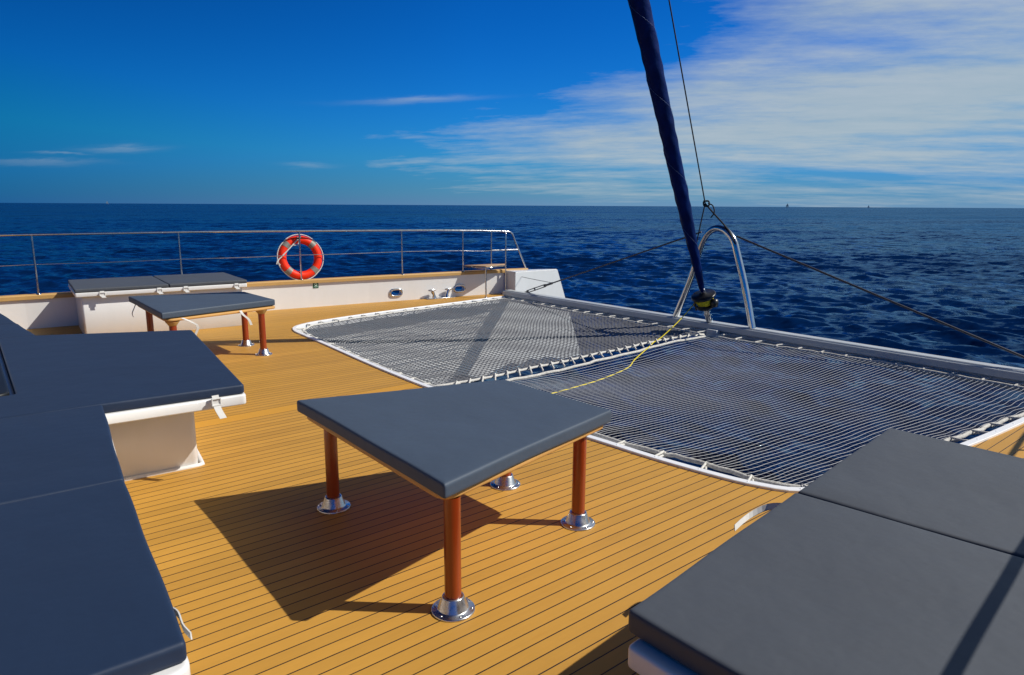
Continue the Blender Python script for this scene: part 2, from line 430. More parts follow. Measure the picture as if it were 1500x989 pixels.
for side, nm in ((1, 'hull_side'), (-1, 'hull_side')):
    Y = (lambda y: y) if side == 1 else mir
    m = MB()
    z0, z1 = -.101, WATER-.6; yi = 10.398
    xs = [-3, 3.0, 5, 7, 8.3]
    if side == 1: inner = [(-3, 9.2), (3.30, 9.2)]+[tuple(p) for p in wallp if p[1] > 9.2][::-1]
    else: inner = [(x, Y(yi)) for x in xs]
    top = inner+[(stemx(z0), Y(10.398))]; bot = list(inner)+[(stemx(z1), Y(10.40))]
    ot = [(stemx(z0), Y(10.47)), (8.58, Y(10.79)), (4.17, Y(11.3)), (.7, Y(11.6)), (-3, Y(11.66))]; ob = [(stemx(z1), Y(10.47)), (8.7, Y(10.75)), (4.17, Y(11.1)), (.7, Y(11.3)), (-3, Y(11.35))]
    T_ = top+ot; B_ = bot+ob; k = len(T_)
    m.add([(*p, z0) for p in T_]+[(*p, z1) for p in B_], [(i, (i+1) % k, k+(i+1) % k, k+i) for i in range(k)], False)
    put(nm, m, WHITE, hull)
    # raised bow
    m = MB(); zt = .46
    a = [(8.56, Y(10.395)), (stemx(zt), Y(10.395)), (stemx(zt)+.01, Y(10.43)), (9.3, Y(10.62)), (8.6, Y(10.80))]
    b_ = [(8.56, Y(10.398)), (stemx(z0), Y(10.398)), (stemx(z0)+.01, Y(10.43)), (9.5, Y(10.6)), (8.6, Y(10.80))]
    bb = bmesh.new(); k = 5
    vt = [bb.verts.new((*p, zt)) for p in a]; vb = [bb.verts.new((*p, z0)) for p in b_]
    bb.faces.new(vt); bb.faces.new(vb[::-1])
    for i in range(k): bb.faces.new((vt[i], vb[i], vb[(i+1) % k], vt[(i+1) % k]))
    bmesh.ops.recalc_face_normals(bb, faces=bb.faces); bmesh.ops.bevel(bb, geom=[e for e in bb.edges if e.verts[0].co.z > .4 and e.verts[1].co.z > .4], offset=.012, segments=2, affect='EDGES')
    put('bow_block', MB().bm(bb, False), WHITE, hull)
# bridge deck front below the nets
m = MB(); aft = [p for p in border if p[0] < 3.95 and 1.9 < p[1] < 9.7]
prof = [(.0, -.101), (-.12, -.5), (-.6, -.9), (-2.5, -1.0)]
k = len(aft); vs = [(p[0]-.15+dx, p[1], z) for dx, z in prof for p in aft]
m.add(vs, [(r*k+i, r*k+i+1, (r+1)*k+i+1, (r+1)*k+i) for r in range(3) for i in range(k-1)], False)
put('bridge_deck', m, WHITE, hull)

# ------------------------------------------------------------------ bulwarks
def bulwark(Y, label, holes):
    t = thing('bulwark', (4, Y(B(4)), 0), label, 'bulwark')
    zt = .42; th = .07
    m = MB()
    segs = [-3, .7, 4.17, 4.87, 5.75, 6.65, 8.58]
    for x0, x1 in zip(segs[:-1], segs[1:]):
        y0, y1 = B(x0), B(x1)
        hs = [h for h in holes if x0 < h[0] < x1]
        loops = [[Vector((x0, -.02, 0)), Vector((x1, -.02, 0)), Vector((x1, zt, 0)), Vector((x0, zt, 0))]]
        for hx, hz in hs:
            lp = []
            for a in np.linspace(0, 2*math.pi, 28, endpoint=False):
                c, s = math.cos(a), math.sin(a); lp.append(Vector((hx+.105*np.sign(c)*abs(c)**.6, hz+.056*np.sign(s)*abs(s)**.7, 0)))
            loops.append(lp[::-1])
        pts = [p for l in loops for p in l]; tr = tessellate_polygon(loops)
        f = lambda x: y0+(y1-y0)*(x-x0)/(x1-x0)
        for off in (0, th): m.add([(p.x, Y(f(p.x)+off), p.y) for p in pts], [tuple(q) for q in tr], False)
        o = 4
        for l in loops[1:]:
            kk = len(l); vv = [(p.x, Y(f(p.x)), p.y) for p in l]+[(p.x, Y(f(p.x)+th), p.y) for p in l]
            m.add(vv, [(i, (i+1) % kk, kk+(i+1) % kk, kk+i) for i in range(kk)], True)
    put('wall', m, WHITE, t)
    # wooden cap rail
    m = MB(); xs = list(np.linspace(-3, 9.12, 50)); rows = [(-.035, .42), (-.035, .468), (-.022, .485), (.09, .485), (.105, .468), (.105, .42)]
    k = len(xs); vs = []
    for (dy, z) in rows:
        vs += [(x, Y(B(x)+dy), z+(.0 if x < 8.5 else 0)) for x in xs]
    m.add(vs, [(r*k+i, r*k+i+1, ((r+1) % 6)*k+i+1, ((r+1) % 6)*k+i) for r in range(6) for i in range(k-1)], False)
    m.add([vs[r*k+k-1] for r in range(6)], [tuple(range(6))], False)
    put('cap_rail', m, TEAKP, t)
    for hx, hz in holes:   # steel fairlead rims
        lp = []
        for a in np.linspace(0, 2*math.pi, 36, endpoint=False):
            c, s = math.cos(a), math.sin(a); x = hx+.112*np.sign(c)*abs(c)**.6; lp.append((x, Y(B(x)-.008), hz+.062*np.sign(s)*abs(s)**.7))
        put('fairlead_rim', MB().tube(lp, .02, 10, closed=True), CHROME, t)
    return t
HOLES = [(6.27, .155), (7.57, .155)]
bulwark(lambda y: y, 'long white bulwark with wooden cap behind the far table and orange lifebuoy', HOLES)
bulwark(mir, 'white bulwark with wooden cap running past the near grey sunbed', [])

# guard rails
POSTS = [-.98, .87, 2.72, 4.565, 6.41, 7.66, 8.29]
def rz(x): return float(np.interp(x, [-3, 3, 5, 7, 8, 8.6], [1.315, 1.32, 1.305, 1.285, 1.263, 1.243]))
def guard(Y, label, POSTS):
    t = thing('guard_rail', (4, Y(B(4)+.03), .485), label, 'railing')
    yo = .0
    top = [(x, Y(B(x)+yo), rz(x)) for x in np.linspace(-3, 8.55, 40)]+smooth_pts([(8.60, Y(B(8.6)), 1.242), (8.72, Y(10.765), 1.225), (8.77, Y(10.757), 1.19), (8.83, Y(10.748), 1.05), (9.09, Y(10.708), .486)], 16)
    put('top_rail', MB().tube(top, .017, 10), CHROME, t)
    for x in POSTS:
        p = MB().tube([(x, Y(B(x)+yo), .485), (x, Y(B(x)+yo), rz(x))], .0145, 10); p.lathe([(.001, .012), (.03, .012), (.034, .0)], (x, Y(B(x)+yo), .486), 14)
        put('post', p, CHROME, t)
    w = []
    for a, b_ in zip(POSTS[:-1], POSTS[1:]):
        for q in np.linspace(0, 1, 8, endpoint=False):
            x = a+(b_-a)*q; w.append((x, Y(B(x)+yo), .905-.02*4*q*(1-q)*.3-.004*max(0, x-7)*8))
    w.append((8.29, Y(B(8.29)+yo), .872))
    w = [(-3, Y(B(-3)), .905)]+w
    put('guard_wire', MB().tube(w, .006, 6), CHROME, t)
    put('mid_bar', MB().tube([(8.29, Y(B(8.29)), .872), (8.91, Y(10.735), .872)], .015, 8), CHROME, t)
    put('inner_leg', MB().tube(smooth_pts([(8.50, Y(B(8.5)), 1.245), (8.55, Y(10.77), 1.235), (8.565, Y(10.735), 1.2), (8.565, Y(10.715), 1.1), (8.555, Y(10.70), .0)], 20), .0155, 10), CHROME, t)
    return t
guard(lambda y: y, 'steel guard rail with wire on the far bulwark, carrying the orange lifebuoy', POSTS)
guard(lambda y: mir(y)+.11, 'steel guard rail beside the near grey sunbed, just outside the view', [-.5, 1.4, 3.3, 5.1, 6.9, 7.66, 8.29])

# bow seat
s = thing('corner_stool', (8.0, 10.72, 0), 'small slatted wooden corner seat on a thin steel leg at the bow', 'seat')
sp = [(7.66, 10.88), (7.88, 10.46), (8.53, 10.67), (8.33, 10.80)]
m = slab(sp, .583, .607, .006, 2, .03)
put('seat', m, WEATHER, s)
put('seat_frame', MB().tube([(*p, .572) for p in sp], .0115, 8, closed=True), CHROME, s)
put('leg', MB().tube([(7.89, 10.48, .57), (7.89, 10.48, 0)], .0145, 10).lathe([(.002, .01), (.035, .01), (.038, 0)], (7.89, 10.48, 0), 14), CHROME, s)

# mooring bitts
t = thing('mooring_bitt', (7.1, 10.93, 0), 'polished steel mooring bitt of two splayed T-headed posts below the bulwark', 'mooring bitt')
put('base_plate', slab([(6.82, 10.86), (7.42, 10.82), (7.43, 10.94), (6.83, 10.98)], .002, .016, .005, 2), CHROME, t)
for x, dx in ((6.98, -.03), (7.28, .03)):
    y = 10.92-(x-6.98)*.07
    mb = MB().tube([(x-dx*.6, y, .012), (x-dx*.2, y, .08), (x+dx, y, .15)], [.045, .026, .036], 14)
    mb.tube([(x-.085+dx, y+.005, .163), (x-.05+dx, y, .165), (x+.05+dx, y, .165), (x+.085+dx, y-.005, .163)], [.010, .02, .02, .010], 12)
    put('bitt_post', mb, CHROME, t)

# safety sign
sx = 4.80; sy = B(sx)-.0
t = thing('safety_sign', (sx, sy-.004, .36), 'small square green sign with pale ring symbol below the lifebuoy', 'sign')
ang = math.atan2(B(sx+.1)-B(sx-.1), .2)
def onwall(du, dz, off): return (sx+du*math.cos(ang)+off*math.sin(ang), sy+du*math.sin(ang)-off*math.cos(ang), .375+dz)
def plate(hw, hh, o0, o1, cz=0):
    q = [(-hw, -hh), (hw, -hh), (hw, hh), (-hw, hh)]; vs = [onwall(a, b_+cz, o0) for a, b_ in q]+[onwall(a, b_+cz, o1) for a, b_ in q]
    return MB().add(vs, [(0, 1, 2, 3)[::-1], (4, 5, 6, 7)]+[(i, (i+1) % 4, 4+(i+1) % 4, 4+i) for i in range(4)], False)
put('sign_plate', plate(.047, .047, .002, .006), GREEN, t)
mb = MB().tube([onwall(.019*math.cos(a), .014+.019*math.sin(a), .0075) for a in np.linspace(0, 2*math.pi, 24, endpoint=False)], .0068, 6, closed=True)
mb.tube([onwall(-.03+.06*q, -.026+.006*math.sin(q*9.4), .007) for q in np.linspace(0, 1, 12)], .004, 5)
put('ring_symbol', mb, PALE, t)

# lifebuoy, hung outboard of the rail post
bc = np.array((4.60, 11.385, .855)); R, rt = .305, .068
e1 = np.array((math.cos(-.1), math.sin(-.1), 0)); e1 /= np.linalg.norm(e1); e2 = np.array((0., .12, .99)); e2 /= np.linalg.norm(e2); e3 = np.cross(e1, e2)
def ring(a, rr, off=0): return bc+(e1*math.cos(a)+e2*math.sin(a))*rr+e3*off
t = thing('lifebuoy', tuple(bc-np.array((0, 0, .37))), 'orange ring lifebuoy with silver bands and white grab line hung on the far rail', 'lifebuoy')
put('ring', MB().tube([ring(a, R) for a in np.linspace(0, 2*math.pi, 64, endpoint=False)], rt, 18, closed=True), ORANGE, t)
for a0 in (45, 135, 225, 315):
    put('reflective_band', MB().tube([ring(math.radians(a0+q), R) for q in np.linspace(-8, 8, 7)], rt+.003, 18, cap=False), SILV, t)
gl = [ring(a, R+rt+.006+.012*abs(math.sin(2*(a-math.radians(45)))), .02) for a in np.linspace(0, 2*math.pi, 72, endpoint=False)]
put('grab_line', MB().tube(gl, .009, 6, closed=True), ROPEW, t)
fr = .085
bl = lambda a_, c_: bc+e1*a_+e2*c_+e3*fr
tail = [bl(.02, .36), bl(-.05, .29), bl(-.13, .215), bl(-.25, .10), bl(-.36, .0), bl(-.405, -.04), bl(-.43, -.10)]
mb = MB().tube(smooth_pts(tail, 30), .011, 7)
mb.tube(smooth_pts([bl(-.385, -.02), bl(-.40, -.07), bl(-.37, -.12)], 8), .008, 6)
mb.tube(smooth_pts([bl(-.13, .215), bl(-.09, .205), bl(-.04, .225), bl(-.02, .30), bl(-.05, .36)], 14), .008, 6)
put('tied_rope', mb, ROPEW, t)
px = 4.565
put('strap', MB().tube([(px+.03*math.cos(a), B(px)+.02+.035*math.sin(a), 1.185) for a in np.linspace(0, 2*math.pi, 14, endpoint=False)], .013, 6, closed=True), BLACK, t)

# ------------------------------------------------------------------ tables
def make_table():
    t = thing('low_table', (2.0, 2.9, 0), 'wooden low table on four red varnished legs, nearest in the middle of the deck', 'table', 'low wooden tables with red legs')
    q = [(1.452, 2.215), (2.715, 2.485), (2.675, 3.35), (1.46, 3.70)]
    put('table_top', slab(q, .538, .568, .010, 3, [.10, .07, .05, .08]), BOARD, t)
    for x, y in ((1.527, 2.272), (1.565, 3.571), (2.543, 2.525), (2.561, 3.20)):
        lg = put('leg', MB().tube([(x, y, .05), (x, y, .2), (x, y, .40), (x, y, .536)], .037, 24, cap=False), VARN, t)
        f = MB().lathe([(.097, .0), (.097, .006), (.094, .009), (.071, .010), (.067, .016), (.049, .066), (.046, .070), (.038, .070)], (x, y, .001), 36)
        for a in range(6):
            ca, sa = math.cos(a*1.047+.3), math.sin(a*1.047+.3); f.lathe([(.0005, .014), (.0045, .013), (.006, .0095)], (x+.083*ca, y+.083*sa, .001), 8)
        put('foot_flange', f, FLANGE, lg)
    return t
tb = make_table()
def table_pad(name):
    q = [(1.432, 2.185), (2.735, 2.468), (2.69, 3.372), (1.44, 3.732)]
    mb = cushion(q, .570, .640, r=.013, nu=44, nv=44, puff=.004, seed=3, pinch=.006)
    return put(name, mb, MIDB, None, (2.0, 2.9, .57))
pad = tag(table_pad('cushion'), 'blue-grey trapezoid cushion on top of the nearest table', 'cushion', 'cushions on the low tables')
OFF = Vector((.175, 5.46, 0))
def copy_tree(o, parent=None, off=None):
    c = o.copy(); COL.objects.link(c)
    if parent: c.parent = parent; c.matrix_parent_inverse = o.matrix_parent_inverse.copy()
    if off is not None: c.location = o.location+off
    WLOC[c.name] = Vector(c.location) if parent is None else WLOC[parent.name]
    for ch in list(o.children): copy_tree(ch, c)
    return c
tb2 = copy_tree(tb, None, OFF); tb2['label'] = 'wooden low table on four red legs before the white bench, farther of two'
for lg_ in [c for c in tb2.children if c.name.startswith('leg')]:
    bb_ = [Vector(v) for v in lg_.bound_box]; cx = sum(v.x for v in bb_)/8+tb2.location.x; cy = sum(v.y for v in bb_)/8+tb2.location.y
    put('bracket', MB().lathe([(.0375, .49), (.042, .494), (.05, .508), (.068, .531), (.070, .5375)], (cx, cy, 0), 28), TEAKP, lg_)
pad2 = copy_tree(pad, None, OFF+Vector((-.03, .03, .01))); pad2['label'] = 'blue-grey cushion lying askew on the farther table'
pad2.rotation_euler = (math.radians(.5), 0, math.radians(1.0))
# its loose tie straps
def P2(x, y, z): return (x+OFF.x, y+OFF.y, z)
mb = MB().ribbon(smooth_pts([P2(1.60, 2.235, .575), P2(1.68, 2.215, .53), P2(1.75, 2.225, .47), P2(1.72, 2.24, .38), P2(1.70, 2.24, .30)], 10), .03, .004, (1, .2, 0))
put('strap', mb, WEB, pad2)
mb = MB().ribbon(smooth_pts([P2(2.25, 2.365, .575), P2(2.27, 2.345, .53), P2(2.33, 2.35, .47), P2(2.36, 2.36, .40)], 10), .03, .004, (1, .2, 0))
put('strap', mb, WEB, pad2)
mb = MB().ribbon(smooth_pts([P2(1.45, 3.6, .575), P2(1.425, 3.6, .52), P2(1.40, 3.6, .46), P2(1.41, 3.6, .42)], 8), .03, .004, (0, 1, 0))
put('strap', mb, WEB, pad2)

# ------------------------------------------------------------------ lounge platform (left)
lg = thing('lounge_platform', (.4, 5, 0), 'white moulded lounge platform with overhanging edge under the navy cushions', 'lounge platform')
top = [(-1.2, 1.83), (.375, 1.83), (.468, 3.2), (.595, 4.575), (1.405, 4.515), (1.69, 6.89), (.52, 7.45), (.335, 9.29), (-1.2, 9.33)]
put('top_slab', slab([(x*.9746, y*.9746) for x, y in top], .4704, .5395, .012, 3, [0, .05, 0, 0, .03, .03, 0, .05, 0]), WHITE, lg)
b = MB()
foot = [(-1.1, 2.1), (.14, 2.1), (.26, 3.3), (.40, 4.80), (1.13, 4.745), (1.36, 6.60), (.30, 7.2), (.1, 9.05), (-1.1, 9.05)]
b = slab(foot, -.01, .470, .003, 1, [0, .04, 0, 0, .035, .05, 0, .05, 0])
put('base', b, WHITE, lg)
# plinth flare where the base meets the deck
fl = [(.40, 4.80), (1.13, 4.745), (1.36, 6.60)]
fl2 = smooth_pts([(.38, 4.79), (.75, 4.768), (1.09, 4.742), (1.135, 4.752), (1.16, 4.80), (1.25, 5.6), (1.365, 6.6)], 40)
put('base_fillet', MB().tube([(x, y, .004) for x, y in fl2], .016, 8), WHITE, lg)
NG = 'navy lounge cushions on the left platform'
KH = .9746
def hz_(z): return 1.75-(1.75-z)*KH
def hp(poly): return [(x*KH, y*KH) for x, y in poly]
def pad_obj(quad, z0, z1, m, label, group, seed, **kw):
    c = np.mean(np.array(quad), axis=0)
    return tag(put('cushion', cushion(quad, z0, z1, seed=seed, **kw), m, None, (c[0], c[1], z0)), label, 'cushion', group)
c1 = pad_obj(hp([(-1.15, 1.86), (.372, 1.86), (.462, 3.243), (-1.15, 3.305)]), hz_(.510), hz_(.572), NAVY, 'navy cushion at the near end of the lounge platform, bottom left', NG, 1)
c2 = pad_obj(hp([(-1.15, 3.307), (.463, 3.245), (.588, 4.592), (-1.15, 4.676)]), hz_(.510), hz_(.572), NAVY, 'navy cushion between the nearest lounge cushion and the wide jutting one', NG, 2)
q = [(-1.15, 4.68), (.585, 4.596), (1.40, 4.530), (1.678, 6.885), (.50, 7.43), (.215, 7.43), (.20, 5.17), (-1.15, 5.12)]
c3 = tag(put('cushion', slab(hp(q), hz_(.510), hz_(.573), .014, 4, [0, 0, .025, .025, .0, 0, 0.03, 0]), NAVY, None, (.9, 5.6, .54)), 'widest navy cushion jutting out over the deck beside the blue hatch', 'cushion', NG)
c4 = pad_obj(hp([(-1.15, 7.44), (.495, 7.44), (.415, 8.29), (-1.15, 8.30)]), hz_(.510), hz_(.572), NAVY, 'navy cushion just behind the widest lounge cushion', NG, 4)
c5 = pad_obj(hp([(-1.15, 8.31), (.413, 8.30), (.322, 9.26), (-1.15, 9.26)]), hz_(.510), hz_(.572), NAVY, 'navy cushion at the far end of the lounge platform near the bulwark', NG, 5)
# tie strap with buckle on the wide cushion's front edge
def strap(parent, top, out, drop, side, buckle=True, w=.042, flare=.05):
    top = Vector(top); out = Vector(out).normalized()
    p = [top+out*.004, top+out*.012+Vector((0, 0, -.02)), top+out*.014+Vector((0, 0, -.055))]
    pts = p+[top+out*(.02+flare*.35)+Vector(side)*.006+Vector((0, 0, -.055-drop*.45)), top+out*(.02+flare)+Vector(side)*.02+Vector((0, 0, -.055-drop))]
    s_ = put('strap', MB().ribbon(smooth_pts(pts, 16), w, .004, side), WEB, parent)
    if buckle:
        c = top+out*.017+Vector((0, 0, -.04)); sd = Vector(side).normalized()
        mb = MB(); 
        for dz in (-.022, .02): mb.tube([c-sd*w*.62+Vector((0, 0, dz)), c+sd*w*.62+Vector((0, 0, dz))], .006, 6)
        for q_ in (-1, 1): mb.tube([c+sd*w*.62*q_+Vector((0, 0, -.022)), c+sd*w*.62*q_+Vector((0, 0, .02))], .006, 6)
        put('buckle', mb, WEB, s_)
    return s_
strap(c3, (1.205*KH, 4.515*KH, hz_(.535)), (.06, -1, 0), .085, (1, .08, 0), flare=.045)
mb = MB().ribbon(smooth_pts([(x*KH, y*KH, hz_(z)) for x, y, z in [(.376, 2.16, .52), (.394, 2.14, .52), (.402, 2.08, .53), (.400, 2.02, .52), (.408, 1.97, .515)]], 12), .02, .004, (0, .3, 1))
put('strap', mb, WEB, c1)

# blue deck hatch at the platform's inner side
h = thing('deck_hatch', (-.4, 6.2, .51), 'blue glazed hatch in a black frame beside the widest navy cushion', 'hatch')
hq = [(-1.1, 5.20), (.175, 5.20), (.185, 7.35), (-1.1, 7.35)]
put('hatch_frame', slab(hp(hq), hz_(.509), hz_(.575), .012, 3, [0, .10, .10, 0]), RUBBER, h)
hq2 = [(-1.05, 5.225), (.125, 5.225), (.14, 7.30), (-1.05, 7.30)]
put('pane', slab(hp(hq2), hz_(.56), hz_(.5785), .001, 1, [0, .09, .09, 0]), GLASS, h)
hq3 = [(-1.0, 5.23), (.045, 5.23), (.06, 5.75), (-1.0, 5.75)]
put('sill', slab(hp(hq3), hz_(.57), hz_(.582), .001, 1, [0, .04, .04, 0]), WHITE, h)

# ------------------------------------------------------------------ sunbed (right foreground)
sb = thing('sunbed', (2.6, .6, 0), 'white sunbed base under the large grey cushions, bottom right', 'sunbed')
put('top_slab', slab([(1.385, -.08), (3.86, -.08), (3.80, 1.40), (1.385, 1.165)], .425, .497, .012, 3, [.03, .03, .03, .02]), WHITE, sb)
put('base', slab([(1.68, -.02), (3.7, -.02), (3.55, 1.12), (1.68, .95)], -.01, .424, .003, 1, [.03, .03, .05, .05]), WHITE, sb)
SG = 'grey sunbed cushions'
q1 = [(1.436, -.12), (2.812, -.12), (2.630, 1.337), (1.430, 1.205)]
s1 = pad_obj(q1, .499, .575, SLATE, 'large grey cushion on the near half of the sunbed, bottom right', SG, 11, r=.016, nu=60, nv=60)
q2 = [(2.815, -.12), (3.90, -.12), (3.850, 1.464), (2.633, 1.337)]
s2 = pad_obj(q2, .499, .575, SLATE, 'grey cushion on the far half of the sunbed, against the net', SG, 12, r=.016, nu=60, nv=60)
mb = MB().ribbon(smooth_pts([(2.60, 1.30, .515), (2.60, 1.37, .505), (2.595, 1.44, .475), (2.54, 1.475, .445), (2.47, 1.475, .435), (2.41, 1.47, .425)], 16), .030, .004, (.55, .45, .5))
put('strap', mb, WEB, s1)
mb = MB().ribbon(smooth_pts([(2.03, 1.22, .505), (2.03, 1.30, .48), (2.04, 1.34, .43), (2.05, 1.36, .36)], 12), .035, .004, (1, .1, 0))
put('strap', mb, WEB, s1)

# ------------------------------------------------------------------ far bench
a = math.radians(-3.5); ca, sa = math.cos(a), math.sin(a); bo = np.array((1.14, 10.21))
def bp(x, y): return (bo[0]+x*ca-y*sa, bo[1]+x*sa+y*ca)
W_, D_ = 2.12, 1.36
bn = thing('storage_bench', (*bp(W_/2, D_/2), 0), 'long white storage bench against the far bulwark under two cushions', 'bench')
put('top_slab', slab([bp(0, 0), bp(W_, 0), bp(W_, D_), bp(0, D_)], .565, .622, .01, 3, .02), WHITE, bn)
put('base', slab([bp(.07, .075), bp(W_-.05, .075), bp(W_-.05, D_-.03), bp(.07, D_-.03)], -.01, .5645, .003, 1, .025), WHITE, bn)
BG = 'slate cushions on the far bench'
k1 = pad_obj([bp(.0, .0), bp(1.09, .0), bp(1.09, D_), bp(.0, D_)], .624, .672, SLATE, 'grey cushion on the left half of the far white bench', BG, 21, nu=20, nv=20, r=.013)
k2 = pad_obj([bp(1.10, .0), bp(W_, .0), bp(W_, D_), bp(1.10, D_)], .624, .672, SLATE, 'grey cushion on the right half of the far white bench', BG, 22, nu=20, nv=20, r=.013)
for par, x in ((k1, .30), (k1, .97), (k2, 1.30), (k2, 1.97)):
    strap(par, (*bp(x, -.003), .632), (sa, -ca, 0), .03, (ca, sa, 0), w=.05, flare=.012)

# ------------------------------------------------------------------ crossbeam, arch, forestay
bt = thing('crossbeam', (8.34, CL, 0), 'grey aluminium forward crossbeam along the front of both nets', 'crossbeam')
prof = [(8.455, .10), (8.44, .12), (8.425, .125), (8.30, .125), (8.292, .12), (8.288, .103), (8.256, .103), (8.252, .110), (8.236, .110), (8.230, .104), (8.228, .035), (8.262, .022), (8.30, -.09), (8.42, -.09), (8.46, .0)]
ys = np.linspace(10.39, mir(10.39), 30); k = len(prof)
m = MB(); m.add([(x, y, z) for y in ys for x, z in prof], [(i*k+j, i*k+(j+1) % k, (i+1)*k+(j+1) % k, (i+1)*k+j) for i in range(len(ys)-1) for j in range(k)], False)
put('beam_section', m, ALU, bt)
m = MB()   # lashing rail on the aft face
m.tube([(8.262, y, -.005) for y in np.linspace(10.3, 1.2, 30)], .013, 8)
put('lashing_rail', m, ALU, bt)
put('tack_fitting', slab([(8.15, 5.47), (8.24, 5.47), (8.24, 5.64), (8.15, 5.64)], -.10, .045, .008, 2), ALU, bt)
AX = 8.13; SHIFT = (1.0258, Vector((0, 0, 1.75)))
ar = thing('bow_arch', (AX, 5.55, .105), 'polished steel tube arch standing on the crossbeam behind the furled sail', 'arch')
ap = [(6.19, .10), (6.13, .24), (5.955, .69), (5.84, 1.05), (5.79, 1.22), (5.71, 1.37), (5.60, 1.45), (5.49, 1.455), (5.37, 1.40), (5.28, 1.30), (5.22, 1.15), (5.06, .69), (4.935, .25), (4.895, .10)]
put('arch_tube', MB().tube([(AX, y, z) for y, z in smooth_pts(ap, 60)], .046, 16), CHROME, ar)
for y in (6.195, 4.89): put('foot_collar', MB().lathe([(.047, .03), (.06, .028), (.062, .0)], (AX, y, .106), 20), ALU, ar)
# forestay with furled sail
f0 = np.array((8.12, 5.56, .105)); fdir = np.array((-.4454, 0, 1.)); 
def fs(z): return f0+fdir*(z-.105)
fy = thing('furled_sail', tuple(f0), 'navy headsail rolled tight round the forestay above a black furling drum', 'furled sail')
zz = [.60, .66, .75, .95, 1.2, 1.55, 1.9, 2.6, 3.4, 4.2, 5.5, 7.5, 10]; rr = [.022, .034, .042, .055, .064, .078, .088, .094, .104, .114, .12, .12, .10]
zs = np.linspace(.60, 10, 260); vs = []; fsx = []; n = 28
ax = fdir/np.linalg.norm(fdir); e_1 = np.array((0, 1., 0)); e_2 = np.cross(ax, e_1)
for z in zs:
    R0 = np.interp(z, zz, rr); c = fs(z)
    for kx in range(n):
        th = 2*math.pi*kx/n; ph = (th+z*7.5) % (2*math.pi)
        r_ = R0*(1+.05*ph/(2*math.pi))+.0025*math.sin(5*th+z*23)+.002*math.sin(3*th-z*31)
        vs.append(c+(e_1*math.cos(th)+e_2*math.sin(th))*r_)
fsx = [(i*n+kx, i*n+(kx+1) % n, (i+1)*n+(kx+1) % n, (i+1)*n+kx) for i in range(len(zs)-1) for kx in range(n)]
put('sail_roll', MB().add(vs, fsx), SAIL, fy)
# pale stitching along the spiral leech
st = MB(); pts = []
for za in np.linspace(1.0, 9.9, 900):
    th = -za*7.5; R0 = np.interp(za, zz, rr)*1.052+.0035; pts.append(fs(za)+(e_1*math.cos(th)+e_2*math.sin(th))*R0)
st.tube(pts, .0012, 4)
put('stitching', st, simple('blue_thread', (.12, .17, .36), .7), fy)
dz = np.array(fs(.47))
def disc(prof, zc):
    """lathe about the tilted stay axis"""
    m = MB(); vs = []; k = 32
    for r_, h_ in prof:
        c = fs(zc)+ax*h_
        for q_ in range(k):
            th = 2*math.pi*q_/k; vs.append(c+(e_1*math.cos(th)+e_2*math.sin(th))*r_)
    m.add(vs, [(i*k+q_, i*k+(q_+1) % k, (i+1)*k+(q_+1) % k, (i+1)*k+q_) for i in range(len(prof)-1) for q_ in range(k)]); return m
drum = put('furling_drum', disc([(.02, .12), (.05, .115), (.06, .10), (.155, .095), (.168, .085), (.168, .062), (.15, .05), (.07, .045), (.07, -.06), (.10, -.065), (.125, -.075), (.125, -.10), (.06, -.115), (.03, -.12)], .48), BLACK, fy)
put('wound_line', disc([(.07, .05), (.118, .04), (.125, .015), (.12, -.02), (.10, -.055), (.07, -.06)], .48), YELLOW, drum)
gp = [fs(.48)+ax*h_+(e_1*math.cos(t_)+e_2*math.sin(t_))*.15 for t_, h_ in ((1.2, .06), (1.2, -.02), (1.15, -.09))]
mb = MB().tube(gp, .012, 6); mb.tube([fs(.48)+ax*-.03+(e_1*math.cos(t_)+e_2*math.sin(t_))*.152 for t_ in np.linspace(.6, 2.2, 10)], .01, 6)
mb.lathe([(.001, .06), (.05, .05), (.06, 0), (.05, -.05), (.001, -.06)], tuple(fs(.46)+np.array((0, -.15, 0))), 14)
put('drum_guard', mb, BLACK, drum)
mb = MB()
for s_ in (-1, 1): mb.tube([fs(.11)+e_1*.022*s_, fs(.25)+e_1*.026*s_, fs(.37)+e_1*.02*s_], [.018, .02, .018], 8)
for h_ in (.14, .20, .27, .33): mb.tube([fs(h_)-e_1*.055, fs(h_)+e_1*.055], .016, 8)
mb.tube([fs(.105), fs(.37)], .025, 8)
put('tack_toggle', mb, CHROME, fy)
mb = MB().tube([fs(.58), fs(.66)], .02, 8); mb.tube([fs(.60)-e_1*.04+e_2*.0, fs(.62)+e_1*.04], .012, 8)
mb.tube([fs(.62)+(e_1*math.cos(t_)+ax*math.sin(t_))*.04 for t_ in np.linspace(0, 2*math.pi, 14, endpoint=False)], .008, 6, closed=True)
put('halyard_shackle', mb, CHROME, fy)

# stays from the arch to both beam ends
t = thing('bridle_stay', (8.25, 9.85, .1), 'dark steel stay from the far beam end up to the arch', 'stay cable')
pA = np.array((8.2, 9.86, .095)); pB = np.array((8.13, 5.80, 1.40)); pt = lambda q_: pA+(pB-pA)*q_
put('cable', MB().tube([pt(.22), pt(1)], .012, 8), WIRE, t)
mb = MB(); o_ = np.array((0, .33, 1.)); o_ /= np.linalg.norm(o_)
for s_ in (-1, 1): mb.tube([pt(.06)+o_*.02*s_, pt(.19)+o_*.02*s_], .009, 8)
mb.tube([pt(0), pt(.07)], .016, 8); mb.tube([pt(.18), pt(.235)], .02, 8); mb.tube([pt(.115)-o_*.03, pt(.115)+o_*.03], .014, 8)
put('turnbuckle', mb, WIRE, t)
t = thing('bridle_stay', (8.2, 1.4, .1), 'dark steel stay from the arch down across the sea at right', 'stay cable')
